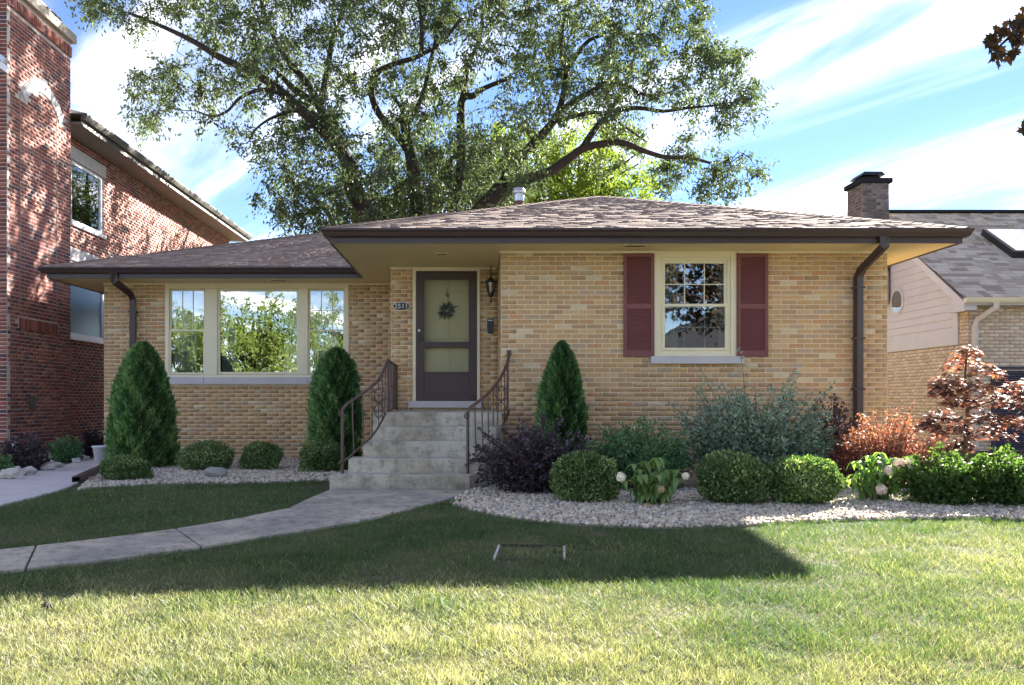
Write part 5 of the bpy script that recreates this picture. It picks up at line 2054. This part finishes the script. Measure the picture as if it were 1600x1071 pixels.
rock('river_stone', 'smooth grey oval stone resting on the white gravel', 334, 750, 38, 17, M['pebble_wet'], 3, 'stone')
gr_ = 'white landscape rocks of the red brick house'
for i, (x, y, w, h, lb) in enumerate([(12, 752, 34, 16, 'big white rock nearest the utility box of the red brick house'), (40, 746, 26, 13, 'white rock in front of the dark shrub under the crawl vent'),
                                     (72, 738, 22, 12, 'small white rock at the edge of the pale side path by the red brick house'), (66, 732, 26, 14, 'white rock between the dark shrub and the dull green shrub'),
                                     (88, 734, 16, 9, 'pebble sized white rock in front of the dull green shrub'), (22, 744, 22, 12, 'white rock wedged behind the big white rock'),
                                     (128, 722, 16, 9, 'white rock in front of the dark shrub by the white pot'), (118, 726, 14, 8, 'smallest white rock between dull green shrub and white pot')]):
    rock('landscape_rock', lb, x, y, w, h, M['white_rock'], i + 20, 'rock', gr_)
pp = P(157, 723, 15.0)
pot = empty('white_pot', (-6.62, 15.55, 0.03), 'white tapered pot by the corner of the tan brick house', 'pot')
pot.location = (pp.x, pp.y, .025)
MB().lathe((pp.x, pp.y, .025), [(.09, 0), (.125, .24), (.14, .24), (.14, .265), (.125, .265), (.11, .2)], 20).build('body', M['white'], pot, smooth=True)
MB().lathe((pp.x, pp.y, .22), [(.10, 0), (.10, .012)], 16).build('soil', M['soil'], pot)

# white edged utility cover sunk in the lawn
c4 = [G(772, 876), G(882, 875), G(881, 857), G(780, 855)]
cov_ = empty('utility_cover', c4[0].lerp(c4[2], .5), 'rectangular utility cover with white edging sunk in the shaded lawn', 'utility cover')


def strip(a, b, w, name, mat, h0=.0, h1=.052):
    d_ = (b - a)
    d_.z = 0
    n_ = Vector((-d_.y, d_.x, 0)).normalized() * w / 2
    mb = MB()
    mb.add([a - n_ + Vector((0, 0, h0)), b - n_ + Vector((0, 0, h0)), b + n_ + Vector((0, 0, h0)), a + n_ + Vector((0, 0, h0)),
            a - n_ + Vector((0, 0, h1)), b - n_ + Vector((0, 0, h1)), b + n_ + Vector((0, 0, h1)), a + n_ + Vector((0, 0, h1))],
           [(0, 3, 2, 1), (4, 5, 6, 7), (0, 1, 5, 4), (1, 2, 6, 5), (2, 3, 7, 6), (3, 0, 4, 7)])
    return mb.build(name, mat, cov_)


strip(c4[0], c4[3], .016, 'edging', M['white_rock'], 0, .020)
strip(c4[3], c4[2], .012, 'edging', M['soil'], 0, .024)
strip(c4[1], c4[2], .016, 'edging', M['white_rock'], 0, .020)
MB().prism([(c4[0].x, c4[0].y), (c4[1].x, c4[1].y), (c4[2].x, c4[2].y), (c4[3].x, c4[3].y)], c4[0].z - .05, min(c.z for c in c4) + .006).build('lid', M['soil'], cov_)
# fallen leaf
fl = G(78, 956)
V, Fc = palmate(np.array([[fl.x, fl.y, fl.z + .05]]), np.array([[.3, -.3, 1.]]), np.array([.06]))
o = np_mesh('fallen_leaf', V, Fc, M['leaf_maple'], None, [0] * 5)
tag(o, 'single dark fallen leaf lying on the sunlit lawn', 'leaf')
o.modifiers.new('Solidify', 'SOLIDIFY').thickness = .002


# ================================================================ trees
def crown_leaves(cent, rad, per, L_, W_, droop=.35):
    cent = np.asarray(cent)
    k = len(cent)
    idx = np.repeat(np.arange(k), per)
    n = len(idx)
    off = rng.normal(size=(n, 3)) * np.array([.5, .5, .42])
    # leaves gather along a few twigs per clump
    tw = unit(k * 6).reshape(k, 6, 3)
    tw[:, :, 2] -= droop
    pick = rng.integers(0, 6, n)
    tdir = tw[idx, pick]
    t = rng.uniform(.1, 1.15, n)
    pos = cent[idx] + (tdir * t[:, None] * .8 + off * .28) * np.asarray(rad)[idx][:, None]
    ax = tdir + unit(n) * .9 + np.array([0, 0, -droop])
    V, Fc = leaves(pos, ax, unit(n) + np.array([0, 0, .6]), rng.uniform(.7, 1.3, n) * L_, rng.uniform(.7, 1.3, n) * W_)
    return V, Fc, idx


LIMBS = []


def big_tree():
    D0 = 24.0
    base = Vector(((668 - CX) * D0 / F, D0, 0))
    e = empty('honey_locust_tree', base, 'huge spreading tree with dark forked limbs rising behind the tan brick house', 'tree')
    s_ = F / D0

    def limb(px, r0, r1, d0=D0, d1=D0):
        n = len(px)
        pts = [P(x, y, d0 + (d1 - d0) * i / (n - 1)) for i, (x, y) in enumerate(px)]
        path = smooth_path(pts, 4)
        m = len(path)
        LIMBS.append(path)
        MB().tube(path, [(r0 + (r1 - r0) * i / (m - 1)) / s_ for i in range(m)], 9).build('limb', M['bark'], e, smooth=True)

    MB().tube([base - Vector((0, 0, .2)), base + Vector((0, 0, 1.5)), P(668, 470, D0), P(664, 400, D0)], [.62, .5, .42, .38], 14).build('trunk', M['bark'], e, smooth=True)
    limb([(664, 430), (610, 370), (560, 310), (546, 255)], 17, 13, D0, 23.6)
    limb([(546, 258), (512, 210), (475, 176), (437, 142), (400, 116), (344, 90), (306, 67), (261, 45), (200, 20)], 10, 2, 23.6, 22.0)
    limb([(548, 262), (531, 225), (509, 187), (497, 161), (475, 124), (449, 94), (420, 40), (400, -30)], 10, 2.5, 23.6, 24.5)
    limb([(505, 190), (497, 180), (460, 174), (426, 184), (400, 202), (389, 221)], 4, 1, 23.5, 22.6)
    limb([(440, 146), (420, 141), (400, 142), (374, 154), (355, 174), (332, 182), (308, 174)], 4, 1, 22.8, 22.2)
    limb([(497, 163), (460, 140), (446, 126), (430, 110)], 6, 3, 23.8, 23.6)
    limb([(500, 165), (510, 120), (520, 60), (540, 0), (545, -60)], 6, 2, 23.8, 25)
    limb([(664, 430), (655, 340), (645, 260), (632, 190)], 15, 8, D0, 24.2)
    limb([(640, 240), (617, 206), (591, 176), (580, 142), (587, 116), (614, 101), (644, 92), (662, 84), (689, 67), (720, 30)], 6.5, 2.5, 24.2, 23.2)
    limb([(632, 195), (625, 165), (599, 139)], 4, 2, 24.2, 23.8)
    limb([(658, 86), (659, 45), (655, 11), (640, -50)], 4, 1.5, 23.4, 23.0)
    limb([(634, 200), (660, 150), (672, 100), (690, 20), (700, -60)], 5, 2, 24.2, 25.4)
    limb([(664, 430), (720, 365), (765, 315), (786, 290)], 17, 12, D0, 24.2)
    limb([(781, 298), (800, 262), (819, 240), (841, 217), (864, 191), (875, 169), (882, 139), (886, 109), (900, 88), (920, 64), (946, 54)], 9, 2.5, 24.2, 24.6)
    limb([(886, 112), (877, 86), (880, 40), (890, -30)], 4, 1.5, 24.6, 24.9)
    limb([(864, 191), (897, 182), (931, 176), (946, 187), (965, 206)], 4, 2, 24.4, 23.6)
    limb([(872, 176), (905, 154), (927, 142), (946, 131), (980, 133), (999, 146), (1030, 150)], 5, 2, 24.4, 23.4)
    limb([(782, 300), (800, 292), (826, 279), (860, 268), (890, 247), (912, 232), (942, 225), (972, 223), (1006, 236), (1040, 246), (1074, 246), (1110, 255)], 9.5, 2, 24.2, 22.6)
    limb([(908, 236), (927, 206), (950, 176), (969, 150), (985, 110), (1000, 60)], 6, 2, 24.0, 25.0)
    limb([(958, 174), (995, 169), (1036, 174), (1074, 169), (1120, 165)], 4, 1.5, 24.2, 23.2)
    limb([(700, 400), (720, 260), (721, 161), (740, 150), (755, 139), (800, 120)], 9, 3, 24.4, 25.2)
    limb([(721, 165), (725, 142), (732, 101), (750, 60), (755, 0)], 6, 2, 24.8, 25.6)
    limb([(948, 178), (1000, 215), (1010, 222)], 2.5, 1, 24, 23.7)
    outline = [(108, -5), (150, 38), (185, 30), (215, 65), (250, 98), (262, 118), (218, 112), (203, 140), (214, 165), (210, 200), (228, 208), (255, 178), (300, 172), (312, 190), (318, 250), (345, 275), (375, 266),
               (395, 305), (425, 332), (455, 350), (500, 372), (760, 340), (830, 300), (900, 262), (960, 262), (1010, 275), (1040, 312), (1120, 322), (1168, 305), (1208, 262), (1192, 200), (1186, 132), (1165, 82), (1122, 62),
               (1104, 10), (1080, -60), (960, -150), (760, -190), (520, -180), (300, -120), (150, -60)]
    cent, rad, den = [], [], []
    lp_ = np.array([tuple(q) for L in LIMBS for q in L])
    tries = 0
    while len(cent) < 1950 and tries < 60000:
        tries += 1
        x, y = rng.uniform(100, 1215), rng.uniform(-190, 372)
        if not inside(np.array([x]), np.array([y]), outline)[0]:
            continue
        nz = mnoise.noise(Vector((x * .012, y * .016, 3.3))) + .55 * mnoise.noise(Vector((x * .035, y * .04, 9.1)))
        core = math.exp(-(((x - 610) / 190) ** 2 + ((y - 290) / 75) ** 2)) * .5
        hole = .75 * math.exp(-(((x - 905) / 70) ** 2 + ((y - 215) / 42) ** 2)) + .7 * math.exp(-(((x - 590) / 42) ** 2 + ((y - 178) / 30) ** 2)) + .5 * math.exp(-(((x - 330) / 50) ** 2 + ((y - 205) / 40) ** 2)) + .45 * math.exp(-(((x - 1030) / 60) ** 2 + ((y - 205) / 30) ** 2))
        upper = .22 * min(1, max(0, (110 - y) / 110))
        if nz + core - hole + upper < rng.uniform(-.6, .10):
            continue
        ctr = abs(x - 650) / 560
        d = D0 + rng.normal(0, 1.5) * (1.15 - .7 * ctr)
        c = P(x, y, d)
        cent.append(tuple(c))
        rad.append(rng.uniform(.30, .62))
        den.append(int(rng.integers(55, 105) * 1))
    cent = np.array(cent)
    V, Fc, idx = crown_leaves(cent, rad, np.array(den), .115, .046)
    cz = mnoise
    cl = np.array([mnoise.noise(Vector(c) * .35) for c in cent])
    val = np.clip(.42 + .5 * cl[idx] + rng.normal(0, .2, len(idx)), 0, 1)
    np_mesh('crown', V, Fc, M['leaf_tree'], e, val)['kind'] = 'stuff'
    mb = MB()
    # twigs: every clump joins the nearest wood already placed, working outwards from the limbs
    dist = np.array([np.sqrt(((lp_ - c) ** 2).sum(1).min()) for c in cent])
    wood = list(lp_)
    W_ = np.zeros((len(lp_) + len(cent), 3))
    W_[:len(lp_)] = lp_
    m = len(lp_)
    for i in np.argsort(dist):
        c = cent[i]
        q = W_[np.argmin(((W_[:m] - c) ** 2).sum(1))]
        W_[m] = c
        m += 1
        q, cc = Vector(q), Vector(c)
        L = (cc - q).length
        r_ = .020 * max(.35, 1 - dist[i] / 3.5)
        pts = [q]
        for t in (.33, .66):
            pts.append(q.lerp(cc, t) + Vector((random.gauss(0, .10), random.gauss(0, .10), random.gauss(.03, .08))) * min(L, 1.2))
        mb.tube(pts + [cc], [r_, r_ * .8, r_ * .6, r_ * .4], 4, caps=False)
    mb.build('twigs', M['bark'], e)['kind'] = 'stuff'


big_tree()


def plain_tree(name, label, X, Y, H, rx, rz, zc_, n, per, mat, leaf, group=None, seed=0, trunk_r=.25, bark=None):
    r = np.random.default_rng(seed)
    p = Vector((X, Y, gz(X, Y)))
    e = empty(name, p, label, 'tree', group)
    dr = r.normal(size=(n, 3))
    dr /= np.linalg.norm(dr, axis=1, keepdims=True)
    lump = 1 + .22 * lumps(dr, 22, seed + 5)
    rr_ = (r.random(n) ** .45) * lump
    cent = dr * rr_[:, None] * np.array([rx, rx, rz]) + np.array([X, Y, zc_])
    cent = cent[cent[:, 2] > p.z + .6]
    n = len(cent)
    V, Fc, idx = crown_leaves(cent, r.uniform(.4, .8, n) * rx / 4 + .2, np.full(n, per), *leaf)
    cl = np.array([mnoise.noise(Vector(c) * .45 + Vector((seed, 0, 0))) for c in cent])
    val = np.clip(.5 + .5 * cl[idx] + rng.normal(0, .2, len(idx)), 0, 1)
    np_mesh('crown', V, Fc, mat, e, val)['kind'] = 'stuff'
    MB().tube([p - Vector((0, 0, .2)), Vector((X, Y, zc_ * .5)), Vector((X, Y, zc_ + rz * .6))], [trunk_r, trunk_r * .75, .04], 10).build('trunk', M['bark'], e, smooth=True)
    for k in range(7):
        a = k * 2.4
        MB().tube([Vector((X, Y, zc_ * (.5 + .05 * k))), Vector((X + math.cos(a) * rx * .35, Y + math.sin(a) * rx * .35, zc_ + rz * .1)), Vector((X + math.cos(a) * rx * .7, Y + math.sin(a) * rx * .7, zc_ + rz * .35))],
                  [trunk_r * .5, trunk_r * .3, .03], 7).build('limb', M['bark'], e, smooth=True)
    return e


gt = 'trees in the back yards'
plain_tree('shade_tree', 'bright yellow green tree showing under the lower limbs behind the roof ridge', px_x(905, 36), 36, 10, 3.4, 2.6, EYE + (CY - 292) * 36 / F, 260, 110, M['leaf_far'], (.14, .07), gt, 1)
plain_tree('shade_tree', 'bright green tree behind the roof vent pipe', px_x(800, 33), 33, 10, 2.6, 2.6, EYE + (CY - 305) * 33 / F, 220, 110, M['leaf_far'], (.13, .06), gt, 2)
plain_tree('shade_tree', 'dull green tree filling in below the huge tree above the living room roof', px_x(560, 30), 30, 9, 3.2, 2.4, EYE + (CY - 335) * 30 / F, 150, 100, M['leaf_tree'], (.12, .05), gt, 3)
plain_tree('shade_tree', 'grey green tree behind the forked limbs of the huge tree', px_x(680, 29), 29, 9, 2.6, 2.6, EYE + (CY - 310) * 29 / F, 150, 100, M['leaf_tree'], (.12, .05), gt, 4)

# street maple beside the camera: one bough reaches into the picture
MX, MY = 6.6, 4.2
mp = empty('street_maple', (MX, MY, gz(MX, MY)), 'bronze leaved maple whose bough overhangs the lawn in front of the skylight house', 'tree')
z0 = gz(MX, MY)
MB().tube([(MX, MY, z0 - .1), (MX - .05, MY, 1.2), (MX, MY + .05, 3.0), (MX + .1, MY, 5.2)], [.20, .15, .12, .05], 12).build('trunk', M['bark'], mp, smooth=True)
b1 = P(1640, 20, 6.6)
b2 = P(1588, 50, 6.7)
b3 = P(1552, 82, 6.75)
b4 = P(1600, 196, 6.6)
MB().tube(smooth_path([(MX, MY, 3.2), (5.4, 5.4, 4.0), b1, b2, b3]), [.05 - .046 * i / 20 for i in range(21)], 6).build('bough', M['bark'], mp, smooth=True)
MB().tube(smooth_path([(MX, MY, 2.6), (5.4, 5.6, 3.1), P(1660, 160, 6.6), P(1625, 185, 6.6), b4]), [.012 - .010 * i / 20 for i in range(21)], 6).build('bough', M['bark'], mp, smooth=True)


def maple_leaf_mesh():
    pts = [(0, 0), (.10, .12), (.34, .02), (.30, .20), (.52, .36), (.34, .42), (.38, .56), (.20, .52), (.14, .70), (0, 1.0), (-.14, .70), (-.20, .52), (-.38, .56), (-.34, .42), (-.52, .36), (-.30, .20), (-.34, .02), (-.10, .12)]
    c = (0, .38, .04)
    vs = [(x, y, -.10 * (abs(x) + (y - .4) ** 2)) for x, y in pts] + [c]
    me = bpy.data.meshes.new('leaf')
    me.from_pydata(vs, [], [(i, (i + 1) % 18, 18) for i in range(18)])
    me.update()
    at = me.attributes.new('rnd', 'FLOAT', 'FACE')
    at.data.foreach_set('value', [.3 + .4 * (i % 3 == 0) for i in range(18)])
    me.materials.append(M['leaf_maple'])
    return me


ML = maple_leaf_mesh()
rl = random.Random(5)
for i in range(60):
    if i < 46:
        x = rl.uniform(1545, 1625)
        y = 20 + (1625 - x) * .55 + rl.uniform(-28, 38)
        if y > 108 or (x < 1560 and y < 40):
            y = rl.uniform(45, 95)
    else:
        x, y = rl.uniform(1596, 1640), rl.uniform(178, 212)
    o = bpy.data.objects.new('leaf', ML)
    o.location = P(x, y, 6.68 + rl.uniform(-.12, .12))
    sz = rl.uniform(.075, .115)
    o.scale = (sz, sz, sz)
    o.rotation_euler = (rl.uniform(-2.0, -.9), rl.uniform(-.6, .6), rl.uniform(-.9, .9))
    COL.objects.link(o)
    adopt(o, mp)
C = []
cr_ = np.random.default_rng(3)
while len(C) < 75:
    q = cr_.normal(size=3)
    q = q / np.linalg.norm(q) * cr_.random() ** .4 * np.array([1.9, 1.6, 1.7]) + np.array([5.9, 3.9, 4.4])
    x_, y_ = CX + q[0] / max(q[1], .1) * F, CY - (q[2] - EYE) / max(q[1], .1) * F
    if q[1] > .5 and x_ < 1760 and y_ > -160:
        continue
    C.append(q)
C = np.repeat(np.array(C), 85, 0)
C = C + rng.normal(size=C.shape) * .26
xx, yy = CX + C[:, 0] / C[:, 1] * F, CY - (C[:, 2] - EYE) / C[:, 1] * F
C = C[~((xx < 1660) & (yy > -60))]
V, Fc = palmate(C, unit(len(C)) + np.array([0, 0, .8]), rng.uniform(.09, .13, len(C)))
np_mesh('foliage', V, Fc, M['leaf_maple'], mp, np.tile(rng.random(len(C)), 5))['kind'] = 'stuff'

# across the street: seen mirrored in the windows
gx = 'trees across the street'
for i, (X, Y, rx, rz, zc_, m_) in enumerate([(-19.5, -24, 3.4, 3.0, 4.0, 'leaf_far'), (-13.2, -22, 4.0, 3.4, 4.2, 'leaf_far'), (-26, -27, 4.2, 3.0, 3.6, 'leaf_tree'), (-7.5, -28, 3.8, 3.6, 4.6, 'leaf_far'), (3, -30, 4.5, 4.0, 5, 'leaf_tree'), (24, -28, 4.5, 4.0, 5, 'leaf_far')]):
    plain_tree('street_tree', ['leafy tree across the street, mirrored in the sash beside the broad arborvitae', 'bright leafy tree across the street, mirrored in the middle of the picture window', 'darker leafy tree across the street, standing farthest from the charcoal roofed house', 'tall leafy tree across the street, mirrored beside the right hand curtain of the picture window', 'dark leafy tree across the street, facing the front door', 'bright leafy tree across the street, behind the charcoal roofed house'][i], X, Y, 8, rx, rz, zc_, 270, 70, M[m_], (.19, .10), gx, 30 + i)
fh = empty('house', (16, -30, -.4), 'low house with charcoal roof across the street, mirrored in the bedroom window', 'house')
MB().box(10, 27, -36, -28, -.5, 3.6).build('wall', M['brick_pale'], fh)
MB().add([(9.0, -27.4, 3.6), (27.6, -27.4, 3.6), (27.6, -36.6, 3.6), (9.0, -36.6, 3.6), (16, -32, 7.0), (21, -32, 7.0)], [(0, 1, 5, 4), (1, 2, 5), (2, 3, 4, 5), (3, 0, 4), (0, 3, 2, 1)]).build('roof', M['roof_far'], fh)
for x in (11.2, 15.2, 20.0):
    w_ = MB().box(x, x + 1.8, -28.0, -27.95, .6, 2.0).build('window', M['white'], fh)
    MB().box(x + .1, x + 1.7, -27.95, -27.94, .7, 1.9).build('pane', M['glass_dark'], w_)
MB().box(13.6, 14.6, -28.0, -27.95, -.4, 1.9).build('door', M['door_brown'], fh)
